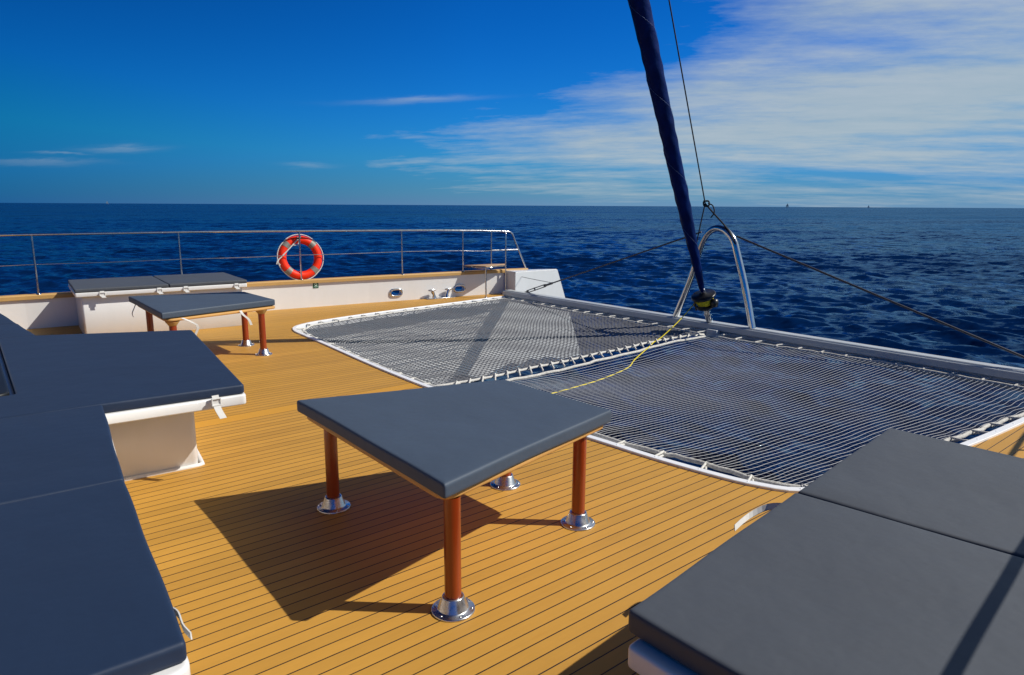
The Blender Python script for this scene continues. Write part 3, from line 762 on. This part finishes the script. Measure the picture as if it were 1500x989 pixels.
pA = np.array((8.13, 5.235, 1.36)); pB = np.array((8.2, 1.40, .11))
put('cable', MB().tube([pA, pB], .013, 8), WIRE, t)
t = tag(put('lashing_wire', MB().tube(smooth_pts([(8.555, 10.70, .41), (8.45, 9.8, .385), (8.21, 8.95, .40)], 12), .005, 6), WIRE, None, (8.5, 10.7, .41)), 'thin dark wire across the white bow block to the stay turnbuckle', 'wire')
t = thing('spare_halyard', (8.13, 5.76, 1.79), 'thin dark line from above, knotted into two legs tied to the arch', 'rope')
kn = np.array((8.13, 5.765, 1.79)); 
hal = np.array((6.918, 5.575, 4.147)); dirh = hal-kn
put('line', MB().tube([kn+dirh*q_ for q_ in (0, .5, 1, 2, 2.6)], .0085, 6), DKROPE, t)
mb = MB().tube(smooth_pts([kn, kn+np.array((0, .03, -.15)), (8.12, 5.83, 1.42), (8.10, 5.86, 1.18)], 10), .0085, 6)
put('leg', mb, DKROPE, t)
mb = MB().tube(smooth_pts([kn, (8.13, 5.62, 1.66), (8.12, 5.45, 1.52), (8.11, 5.32, 1.40), (8.09, 5.235, 1.27)], 14), .012, 6)
mb.tube(smooth_pts([(8.10, 5.42, 1.50), (8.09, 5.33, 1.42), (8.08, 5.25, 1.30), (8.09, 5.22, 1.26)], 8), .010, 6)
put('leg', mb, DKROPE, t)
mb = MB().tube(smooth_pts([kn+np.array((0, .03, .03)), kn+np.array((.02, -.04, .03)), kn+np.array((0, -.06, -.03)), kn+np.array((-.02, 0, -.03)), kn+np.array((0, .03, .02))], 20), .012, 6)
mb.tube(smooth_pts([kn+np.array((0, -.05, 0)), kn+np.array((-.02, -.14, -.03)), kn+np.array((-.02, -.17, -.12)), kn+np.array((-.02, -.12, -.19))], 12), .009, 6)
put('knot', mb, DKROPE, t)

SHIFT = None
# ------------------------------------------------------------------ nets
def coons(aft, fwd, rgt, lft, ns, nt_):
    """aft: from right to left at s=0, fwd same at s=1; rgt/lft run aft->forward"""
    c0 = spline(aft, nt_); c1 = spline(fwd, nt_); d0 = spline(rgt, ns); d1 = spline(lft, ns)
    S = np.linspace(0, 1, ns)[:, None, None]; T = np.linspace(0, 1, nt_)[None, :, None]
    return (1-S)*c0[None]+S*c1[None]+(1-T)*d0[:, None]+T*d1[:, None]-((1-S)*(1-T)*c0[0]+(1-S)*T*c0[-1]+S*(1-T)*c1[0]+S*T*c1[-1])
def build_net(name, label, aft, fwd, rgt, lft, sagf, spacing, r, group, seed, ropem, lacef, cstep, cr, smat, wv):
    la = np.linalg.norm(np.diff(spline(rgt, 50), axis=0), axis=1).sum(); lw = np.linalg.norm(np.diff(spline(fwd, 50), axis=0), axis=1).sum()
    nx = int(la/spacing); ny = int(lw/spacing); sub = 1
    G = coons(aft, fwd, rgt, lft, nx+1, ny+1)
    S = np.linspace(0, 1, nx+1)[:, None]*np.ones((1, ny+1)); T = np.ones((nx+1, 1))*np.linspace(0, 1, ny+1)[None]
    dA, dF, dR, dL = S*la, (1-S)*la, T*lw, (1-T)*lw
    rs = np.random.default_rng(seed); 
    X = G[..., 0].copy(); Y = G[..., 1].copy()
    per = .34
    # bunching towards the lacings near each edge, and slack waves along the strings
    Y += .020*np.exp(-dA/.30)*np.sin(2*np.pi*Y/per)+.010*np.exp(-dF/.25)*np.sin(2*np.pi*Y/per)
    X += .009*np.exp(-dR/.30)*np.sin(2*np.pi*X/per)+.014*np.exp(-dL/.25)*np.sin(2*np.pi*X/per)
    Y += wv*.011*np.exp(-dR/.35)*np.sin(2*np.pi*X/per+1)+wv*.012*np.exp(-dA/.4)*np.sin(2*np.pi*X/.42)
    Y += .008*np.sin(X*2.1+1.3*Y)+.006*np.sin(X*5.3-2.2*Y+1); X += .010*np.sin(Y*2.3+.7*X)+.005*np.sin(Y*6.1+X)
    Y += rs.normal(0, .0005, Y.shape); X += rs.normal(0, .0005, X.shape)
    Z = sagf(dA, dF, dR, dL, X, Y)
    P = np.stack([X, Y, Z], -1)
    allv = []; allf = []; off = 0
    def strands(P, r):
        nonlocal off
        m_, k_ = P.shape[:2]; t_ = np.gradient(P, axis=0); t_ /= np.linalg.norm(t_, axis=-1, keepdims=True)+1e-12
        up = np.array((0, 0, 1.)); sd = np.cross(t_, up); sd /= np.linalg.norm(sd, axis=-1, keepdims=True)+1e-12; u2 = np.cross(sd, t_)
        ring_ = np.stack([P+sd*r, P+u2*r, P-sd*r, P-u2*r], 2)  # m,k,4,3
        allv.append(ring_.reshape(-1, 3))
        i, j, q_ = np.meshgrid(np.arange(m_-1), np.arange(k_), np.arange(4), indexing='ij')
        id_ = lambda a_, b_, c_: off+(a_*k_+b_)*4+(c_ % 4)
        allf.append(np.stack([id_(i, j, q_), id_(i, j, q_+1), id_(i+1, j, q_+1), id_(i+1, j, q_)], -1).reshape(-1, 4)); off += m_*k_*4
    strands(P, r); strands(np.transpose(P[::cstep], (1, 0, 2))-np.array((0, 0, .001)), cr)
    V = np.concatenate(allv); F_ = np.concatenate(allf)
    t = thing(name, (float(X.mean()), float(Y.mean()), 0), label, 'trampoline net', group)
    o_ = np.array(t.location); me = bpy.data.meshes.new('mesh_net'); me.vertices.add(len(V)); me.vertices.foreach_set('co', (V-o_).ravel())
    me.loops.add(F_.size); me.loops.foreach_set('vertex_index', F_.ravel().astype(np.int32)); me.polygons.add(len(F_)); me.polygons.foreach_set('loop_start', np.arange(0, F_.size, 4, dtype=np.int32))
    me.polygons.foreach_set('use_smooth', np.ones(len(F_), bool)); me.update(calc_edges=True); me.materials.append(smat)
    no = bpy.data.objects.new('netting', me); COL.objects.link(no); no.parent = t; WLOC[no.name] = Vector(t.location)
    edge = np.concatenate([P[:, 0][::-1], P[0, 1:], P[1:, -1], P[-1, ::-1][1:-1]])
    edge = edge+rs.normal(0, .0036 if ropem[0] is ROPEF else .0025, edge.shape)
    put('edge_rope', MB().tube([tuple(p) for p in edge[::2]], ropem[1], 8, closed=True), ropem[0], t)
    lc = lacef(P); [put('lashing', l_, ROPEW, t) for l_ in lc]
    return t, P
inn_tree = np.array(inn)
def lace_to_border(p, out_, rad=.009, ring=True, z=.008, rs=random):
    mb = MB()
    dd = np.linalg.norm(inn_tree-p[:2], axis=1); i = int(dd.argmin())
    if dd[i] > .45: return
    q_ = inn_tree[i]; 
    w = (np.array(p[:2])-q_); w /= np.linalg.norm(w)+1e-9
    a_ = np.array((*q_, z)); b_ = np.array(p)
    sk = rs.uniform(-.03, .03); tng = np.array((-w[1], w[0], 0))
    mb.tube([a_+tng*sk, (a_+b_)/2+tng*sk*.5+np.array((0, 0, .006)), b_+np.array((*(w*.012), .012)), b_+np.array((*(w*.02), -.01)), b_+np.array((*(-w*.02), -.012)), (a_+b_)/2-tng*.018, a_-tng*(.03-sk)], rad, 6)
    if ring: mb.tube([b_+tng*h_ for h_ in (-.018, 0, .018)], .0185, 8)
    out_.append(mb)
def lacer(P, sides, step, fwd=True):
    res = []
    for e in sides:
        s_ = np.r_[0, np.cumsum(np.linalg.norm(np.diff(e, axis=0), axis=1))]
        for d_ in np.arange(.1, s_[-1], step):
            p = np.array([np.interp(d_, s_, e[:, k_]) for k_ in range(3)]); lace_to_border(p, res)
    if fwd:
        e = P[-1]; s_ = np.r_[0, np.cumsum(np.linalg.norm(np.diff(e, axis=0), axis=1))]
        for d_ in np.arange(.12, s_[-1], .285):
            p = np.array([np.interp(d_, s_, e[:, k_]) for k_ in range(3)]); dy = random.uniform(-.07, -.02); dy2 = random.uniform(-.03, .01); mb = MB(); res.append(mb)
            mb.tube([p+np.array((-.012, 0, .012)), p+np.array((.02, dy*.2, .02)), (8.255, p[1]+dy, .008)], .0095, 6)
            mb.tube([p+np.array((-.012, 0, -.012)), p+np.array((.03, dy2, -.01)), (8.255, p[1]+dy2, -.015)], .008, 6)
            mb.tube([p+np.array((0, -.02, 0)), p+np.array((0, .02, 0))], .0175, 8)
    return res
g = lambda d_, k_: 1-np.exp(-d_/k_)
port_mid = [(3.52, 5.50), (4.0, 5.50), (5.0, 5.56), (6.2, 5.62), (7.25, 5.70), (7.75, 5.67), (8.02, 5.58)]
stbd_mid = [(3.56, 5.27), (4.3, 5.27), (5.2, 5.31), (5.75, 5.345), (6.75, 5.455), (7.6, 5.51), (8.02, 5.48)]
pn, PP = build_net('trampoline_net', 'far trampoline net over the white hull side, partly in bright sun', [(3.52, 5.50), (3.54, 6.7), (3.61, 8.0), (3.66, 8.8), (3.74, 9.26)], [(8.02, 5.58), (8.06, 6.3), (8.05, 7.9), (8.13, 10.22)],
    port_mid, [(3.74, 9.26), (4.0, 9.55), (4.35, 9.69), (5.15, 9.865), (6.0, 9.975), (7.0, 10.09), (8.13, 10.22)],
    lambda a_, f_, r_, l_, X, Y: -.012-.06*g(a_, .7)*g(f_, .7)*g(r_, .7)*g(l_, .7)+.004*np.sin(X*6+Y*3), .070, .0052, 'trampoline nets', 5, (ROPEW, .014),
    lambda P: lacer(P, [P[0], P[:, -1]], .27), 1, .0046, STRING2, .5)
def sb_lace(P):
    res = lacer(P, [P[0], P[:, 0]], .33)
    up = spline(port_mid, 40); lo = spline(stbd_mid, 40)   # ladder of lashings across the centre gap
    for i in range(26):
        q_ = (i+1.5)/27; a_ = np.array([np.interp(q_, np.linspace(0, 1, 40), up[:, k_]) for k_ in (0, 1)]); b_ = np.array([np.interp(max(0, q_-.05), np.linspace(0, 1, 40), lo[:, k_]) for k_ in (0, 1)])
        mb = MB(); res.append(mb)
        mb.tube([(*a_, .012), (*((a_+b_)/2), .008), (*b_, .016)], .010, 6); mb.tube([(a_[0]-.035, a_[1], -.012), (a_[0], a_[1]+.003, -.012), (a_[0]+.035, a_[1]+.002, -.012)], .018, 8)
    return res
stb_sag = lambda a_, f_, r_, l_, X, Y: -.012-.16*g(l_, .22)*np.exp(-l_/1.5)*(1-np.exp(-(a_/1.5)**2))*g(f_, .5)+.004*np.sin(X*4+Y*2)*g(a_, .3)*g(r_, .3)
sn, SP = build_net('trampoline_net', 'near trampoline net sagging over dark sea between table and grey sunbed', [(4.12, 1.98), (3.985, 2.08), (3.92, 2.3), (3.855, 2.78), (3.775, 3.3), (3.675, 4.2), (3.56, 5.27)], [(8.12, 1.56), (8.16, 3.06), (8.14, 3.57), (8.10, 4.2), (8.02, 5.48)],
    [(4.12, 1.98), (4.6, 1.90), (5.2, 1.825), (5.88, 1.755), (7.1, 1.63), (8.12, 1.56)], stbd_mid, stb_sag, .050, .0025, 'trampoline nets', 6, (ROPEF, .0175), sb_lace, 1, .0009, STRING, 1.)

# yellow furling line from the drum onto the sagging net
def netz(x, y):
    dd = (SP[..., 0]-x)**2+(SP[..., 1]-y)**2; i = np.unravel_index(dd.argmin(), dd.shape); return float(SP[i][2])-.006
st0 = np.array(Vector((0, 0, 1.75))+(Vector(fs(.48)+e_1*.11)-Vector((0, 0, 1.75)))*1.0258)
run = [(6.95, 5.60), (6.70, 5.46), (6.24, 5.30), (5.90, 5.12), (5.25, 4.92), (4.69, 4.77), (4.23, 4.67), (3.95, 4.6)]
land = np.array((7.22, 5.71, .012)); pts = [tuple(st0+(land-st0)*q_-np.array((0, 0, .03*4*q_*(1-q_)))) for q_ in (0, .25, .5, .75, 1)]+[(x, y, netz(x, y) if y < 5.45 else .006) for x, y in run]
tag(put('furling_line', MB().tube(smooth_pts(pts, 90), .0068, 7), YELLOW, None, tuple(st0)), 'yellow rope running from the furling drum down across the near net', 'rope')

# ------------------------------------------------------------------ sea
th0 = math.radians(50.8)
fine = np.radians(np.linspace(-46, 46, 560)); coarse = np.radians(np.linspace(46, 314, 70))[1:-1]
ang = np.r_[fine, coarse]+th0
rad = np.r_[0.4, np.geomspace(2.0, 320, 900), np.geomspace(325, 60000, 90)]
A_, R_ = np.meshgrid(ang, rad); X = R_*np.cos(A_); Y = R_*np.sin(A_); Z = np.zeros_like(X); DX = np.zeros_like(X); DY = np.zeros_like(X)
drr = np.gradient(rad)[:, None]
wdir = math.radians(50.8+180-28)
for i in range(120):
    lam = .42*(7/.42)**(rng.uniform()**1.7); kk = 2*math.pi/lam
    th = wdir+rng.normal(0, .5); amp = .0078*lam**.9*(1 if lam < 1.1 else (1.1/lam)**.75); ph = rng.uniform(0, 6.28)
    fade = np.clip((lam/drr-2.2)/2.5, 0, 1)
    arg = kk*(X*math.cos(th)+Y*math.sin(th))+ph
    Z += fade*amp*np.sin(arg); DX += fade*amp*.8*math.cos(th)*np.cos(arg); DY += fade*amp*.8*math.sin(th)*np.cos(arg)
V = np.stack([X+DX, Y+DY, Z+WATER], -1).reshape(-1, 3); nr, na = X.shape
i, j = np.meshgrid(np.arange(nr-1), np.arange(na), indexing='ij'); j2 = (j+1) % na
F_ = np.stack([i*na+j, (i+1)*na+j, (i+1)*na+j2, i*na+j2], -1).reshape(-1, 4)
me = bpy.data.meshes.new('sea'); me.vertices.add(len(V)); me.vertices.foreach_set('co', V.ravel()); me.loops.add(F_.size); me.loops.foreach_set('vertex_index', F_.ravel().astype(np.int32))
me.polygons.add(len(F_)); me.polygons.foreach_set('loop_start', np.arange(0, F_.size, 4, dtype=np.int32)); me.polygons.foreach_set('use_smooth', np.ones(len(F_), bool)); me.update(calc_edges=True); me.materials.append(SEA)
sea = bpy.data.objects.new('sea', me); COL.objects.link(sea); structure(sea)

# ------------------------------------------------------------------ distant sailing boats
SAILW = simple('hazed_white_sailcloth', (.30, .36, .42), .7, var=.05); HULLG = simple('hazed_boat_paint', (.2, .25, .32), .5, var=.1); SAILD = simple('hazed_grey_sailcloth', (.11, .16, .22), .7, var=.1)  # distance haze is mixed into these sail and hull colours
def yacht(az_deg, dist, h_, sm, label):
    c = np.array((dist*math.cos(math.radians(az_deg)), dist*math.sin(math.radians(az_deg)), WATER)); az = math.radians(az_deg-75)
    f_ = np.array((math.cos(az), math.sin(az), 0)); s_ = np.array((-f_[1], f_[0], 0)); up = np.array((0, 0, 1.)); l_ = h_*.8
    t = thing('sailing_boat', tuple(c), label, 'sailing boat', 'sailing boats on the horizon')
    sec = [(-.5, .10), (-.3, .15), (0, .17), (.3, .11), (.5, .005)]
    vs = []
    for x, w in sec: vs += [c+f_*x*l_+s_*w*l_+up*.12*l_, c+f_*x*l_*.92+s_*w*l_*.5-up*.02*l_, c+f_*x*l_*.92-s_*w*l_*.5-up*.02*l_, c+f_*x*l_-s_*w*l_+up*.12*l_]
    fsx_ = [(k_*4+q_, k_*4+(q_+1) % 4, k_*4+4+(q_+1) % 4, k_*4+4+q_) for k_ in range(4) for q_ in range(4)]
    put('boat_hull', MB().add(vs, fsx_, False), HULLG, t)
    put('mast', MB().tube([c+up*.1*l_, c+up*h_], .012*h_, 6), HULLG, t)
    for nm, a0, a1 in (('mainsail', -.03, -.46), ('jib', .03, .44)):
        vv = []
        for q_ in np.linspace(0, 1, 8):
            zc = (.18+.78*q_)*h_; w0 = a0*l_; w1 = w0+(a1-a0)*l_*(1-q_)
            for k_ in np.linspace(0, 1, 5): vv.append(c+up*zc+f_*(w0+(w1-w0)*k_)+s_*.05*l_*math.sin(math.pi*k_)*(1-q_))
        put(nm, MB().add(vv, [(r_*5+q_, r_*5+q_+1, r_*5+6+q_, r_*5+5+q_) for r_ in range(7) for q_ in range(4)]), sm, t)
yacht(50.8+30.25, 5000, 19, SAILD, 'faint grey sailing boat on the horizon above the far bench')
yacht(50.8-21.55, 5000, 27, SAILD, 'dark grey sailing boat on the horizon to the right of the arch')
yacht(50.8-27.1, 5000, 17, SAILW, 'small white sailing boat farthest right on the horizon')

# ------------------------------------------------------------------ light and sky
SUN_AZ = math.radians(-42.); SUN_EL = math.radians(43.6)
to_sun = Vector((math.cos(SUN_AZ)*math.cos(SUN_EL), math.sin(SUN_AZ)*math.cos(SUN_EL), math.sin(SUN_EL)))
sl = bpy.data.lights.new('sun', 'SUN'); sl.energy = 4.7; sl.angle = math.radians(.53); sl.color = (1, .95, .87)
so = bpy.data.objects.new('sun', sl); COL.objects.link(so); so.rotation_euler = to_sun.to_track_quat('Z', 'Y').to_euler(); so.location = (0, 0, 30)

w = bpy.data.worlds.new('World'); scene.world = w; w.use_nodes = True; nt = w.node_tree; nt.nodes.clear()
out = nt.nodes.new('ShaderNodeOutputWorld'); bg = nt.nodes.new('ShaderNodeBackground'); L(nt, bg.outputs[0], out.inputs[0]); bg.inputs['Strength'].default_value = .1
sky = nt.nodes.new('ShaderNodeTexSky'); sky.sky_type = 'NISHITA'; sky.sun_disc = False; sky.sun_elevation = SUN_EL; sky.sun_rotation = math.pi/2-SUN_AZ
sky.altitude = 0; sky.air_density = 1.0; sky.dust_density = .3; sky.ozone_density = 4.0
sc = N(nt, 'ShaderNodeVectorMath', operation='MULTIPLY'); sc.inputs[1].default_value = (.055, .088, .128); L(nt, sky.outputs[0], sc.inputs[0])
gm = N(nt, 'ShaderNodeGamma'); gm.inputs['Gamma'].default_value = 1.45; L(nt, sc.outputs[0], gm.inputs['Color'])
hs = N(nt, 'ShaderNodeVectorMath', operation='MULTIPLY'); hs.inputs[1].default_value = (.55, 8.7, 10.2); L(nt, gm.outputs[0], hs.inputs[0])
cl_ = N(nt, 'ShaderNodeVectorMath', operation='MINIMUM'); cl_.inputs[1].default_value = (1.2, 3., 6.9); L(nt, hs.outputs[0], cl_.inputs[0]); hs = cl_
tc = nt.nodes.new('ShaderNodeTexCoord'); D = tc.outputs['Generated']
sp_ = N(nt, 'ShaderNodeSeparateXYZ'); L(nt, D, sp_.inputs[0]); dx, dy, dzs = sp_.outputs
hl = M_(nt, 'SQRT', M_(nt, 'ADD', M_(nt, 'MULTIPLY', dx, dx), M_(nt, 'MULTIPLY', dy, dy)))
Y0 = math.radians(50.8)
az = M_(nt, 'DIVIDE', M_(nt, 'ADD', M_(nt, 'MULTIPLY', dx, math.sin(Y0)), M_(nt, 'MULTIPLY', dy, -math.cos(Y0))), hl)   # + towards the sunny side
zz_ = M_(nt, 'ADD', M_(nt, 'MAXIMUM', dzs, 0), .12)
cv = N(nt, 'ShaderNodeCombineXYZ'); L(nt, M_(nt, 'DIVIDE', dx, zz_), cv.inputs[0]); L(nt, M_(nt, 'DIVIDE', dy, zz_), cv.inputs[1])
vr = N(nt, 'ShaderNodeVectorRotate', rotation_type='Z_AXIS'); vr.inputs['Angle'].default_value = -math.radians(38); L(nt, cv.outputs[0], vr.inputs['Vector'])
wob = noise(nt, vr.outputs[0], .5, 3, .5)
n1 = noise(nt, vr.outputs[0], .62, 9, .58, (1.25, .6, 1)); n2 = noise(nt, vr.outputs[0], 2.6, 9, .66, (1.3, .55, 1)); 
nz = M_(nt, 'ADD', M_(nt, 'MULTIPLY', n1, .62), M_(nt, 'MULTIPLY', n2, .38))
azp = M_(nt, 'MAXIMUM', az, 0)
ztop = M_(nt, 'ADD', M_(nt, 'MULTIPLY_ADD', az, .1, .125), M_(nt, 'MULTIPLY', M_(nt, 'MULTIPLY', azp, azp), .9))
up_ = M_(nt, 'DIVIDE', M_(nt, 'SUBTRACT', ztop, dzs), .085)
up_ = M_(nt, 'MINIMUM', up_, .7)
lowf = M_(nt, 'MINIMUM', M_(nt, 'MULTIPLY', M_(nt, 'SUBTRACT', dzs, .028), 16), 0.7)
side = M_(nt, 'MULTIPLY_ADD', M_(nt, 'MINIMUM', M_(nt, 'ADD', az, .13), .24), 3.6, -.62)
cov = M_(nt, 'ADD', M_(nt, 'ADD', M_(nt, 'MINIMUM', up_, lowf), side), M_(nt, 'MULTIPLY', M_(nt, 'SUBTRACT', nz, .5), 6.2))
fac = M_(nt, 'MULTIPLY_ADD', cov, .62, .12, clamp=True)
fac = M_(nt, 'SMOOTH_MIN', fac, .88, .25)
# thin lone wisps on the open side
wisp = None
for a0, z0_, ln, tk, tl, st_ in ((-.135, .141, .075, .0032, .05, .5), (-.485, .0665, .032, .0036, .06, .42), (-.56, .0475, .045, .003, .03, .28), (-.275, .053, .026, .003, .03, .36), (-.54, .058, .02, .0016, .0, .35)):
    da = M_(nt, 'SUBTRACT', az, a0); q1_ = M_(nt, 'POWER', M_(nt, 'DIVIDE', da, ln), 2.)
    zc_ = M_(nt, 'ADD', M_(nt, 'MULTIPLY_ADD', da, tl, z0_), M_(nt, 'MULTIPLY', M_(nt, 'SUBTRACT', n2, .5), .02))
    q2_ = M_(nt, 'POWER', M_(nt, 'DIVIDE', M_(nt, 'SUBTRACT', dzs, zc_), tk), 2.)
    g_ = M_(nt, 'MULTIPLY', M_(nt, 'EXPONENT', M_(nt, 'MULTIPLY', M_(nt, 'ADD', q1_, q2_), -1)), M_(nt, 'MULTIPLY', n2, st_*1.25))
    wisp = g_ if wisp is None else M_(nt, 'MAXIMUM', wisp, g_)
wisp = M_(nt, 'MULTIPLY', wisp, M_(nt, 'GREATER_THAN', M_(nt, 'ADD', M_(nt, 'MULTIPLY', dx, math.cos(Y0)), M_(nt, 'MULTIPLY', dy, math.sin(Y0))), 0))
fac = M_(nt, 'MAXIMUM', fac, wisp)
cc = mixc(nt, n2, rgb((3.0, 4.2, 4.9)), rgb((5.3, 5.8, 6.1)))
# clear air: the sky pales near the horizon, more so on the sunny side
azl = M_(nt, 'MULTIPLY_ADD', az, 1.25, .84); azl = M_(nt, 'MINIMUM', M_(nt, 'MAXIMUM', azl, .1), 1)
hz_col = mixc(nt, azl, rgb((.03, .92, 2.9)), rgb((1.6, 3.0, 4.9)))
hz_f = M_(nt, 'MULTIPLY', M_(nt, 'EXPONENT', M_(nt, 'MULTIPLY', M_(nt, 'MAXIMUM', dzs, 0), -20)), .95)
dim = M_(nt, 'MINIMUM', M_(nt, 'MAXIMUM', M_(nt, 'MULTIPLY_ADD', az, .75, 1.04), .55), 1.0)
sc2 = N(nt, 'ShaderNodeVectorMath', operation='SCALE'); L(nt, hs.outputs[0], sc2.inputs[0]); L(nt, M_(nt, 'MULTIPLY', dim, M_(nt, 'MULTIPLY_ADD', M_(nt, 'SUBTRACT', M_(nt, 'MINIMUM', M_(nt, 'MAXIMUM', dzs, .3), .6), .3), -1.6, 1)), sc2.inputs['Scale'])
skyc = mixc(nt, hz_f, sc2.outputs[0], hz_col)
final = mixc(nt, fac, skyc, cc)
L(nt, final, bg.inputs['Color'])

# ------------------------------------------------------------------ camera
YAW, P_, R_o = math.radians(50.8), math.radians(10.95), math.radians(.3)
f_ = Vector((math.cos(YAW)*math.cos(P_), math.sin(YAW)*math.cos(P_), -math.sin(P_))); r0 = Vector((math.sin(YAW), -math.cos(YAW), 0)); u0 = r0.cross(f_)
r_ = r0*math.cos(R_o)+u0*math.sin(R_o); u_ = u0*math.cos(R_o)-r0*math.sin(R_o)
cam = bpy.data.cameras.new('camera'); cam.lens = 24; cam.sensor_width = 36; cam.sensor_fit = 'HORIZONTAL'; cam.clip_start = .05; cam.clip_end = 120000
co = bpy.data.objects.new('camera', cam); COL.objects.link(co)
co.matrix_world = Matrix(((r_.x, u_.x, -f_.x, 0), (r_.y, u_.y, -f_.y, 0), (r_.z, u_.z, -f_.z, 1.75), (0, 0, 0, 1)))
scene.camera = co
vs_ = scene.view_settings; vs_.view_transform = 'Standard'; vs_.look = 'None'; vs_.exposure = 0; vs_.gamma = 1; vs_.use_curve_mapping = False
scene.cycles.max_bounces = 8; scene.cycles.use_denoising = True
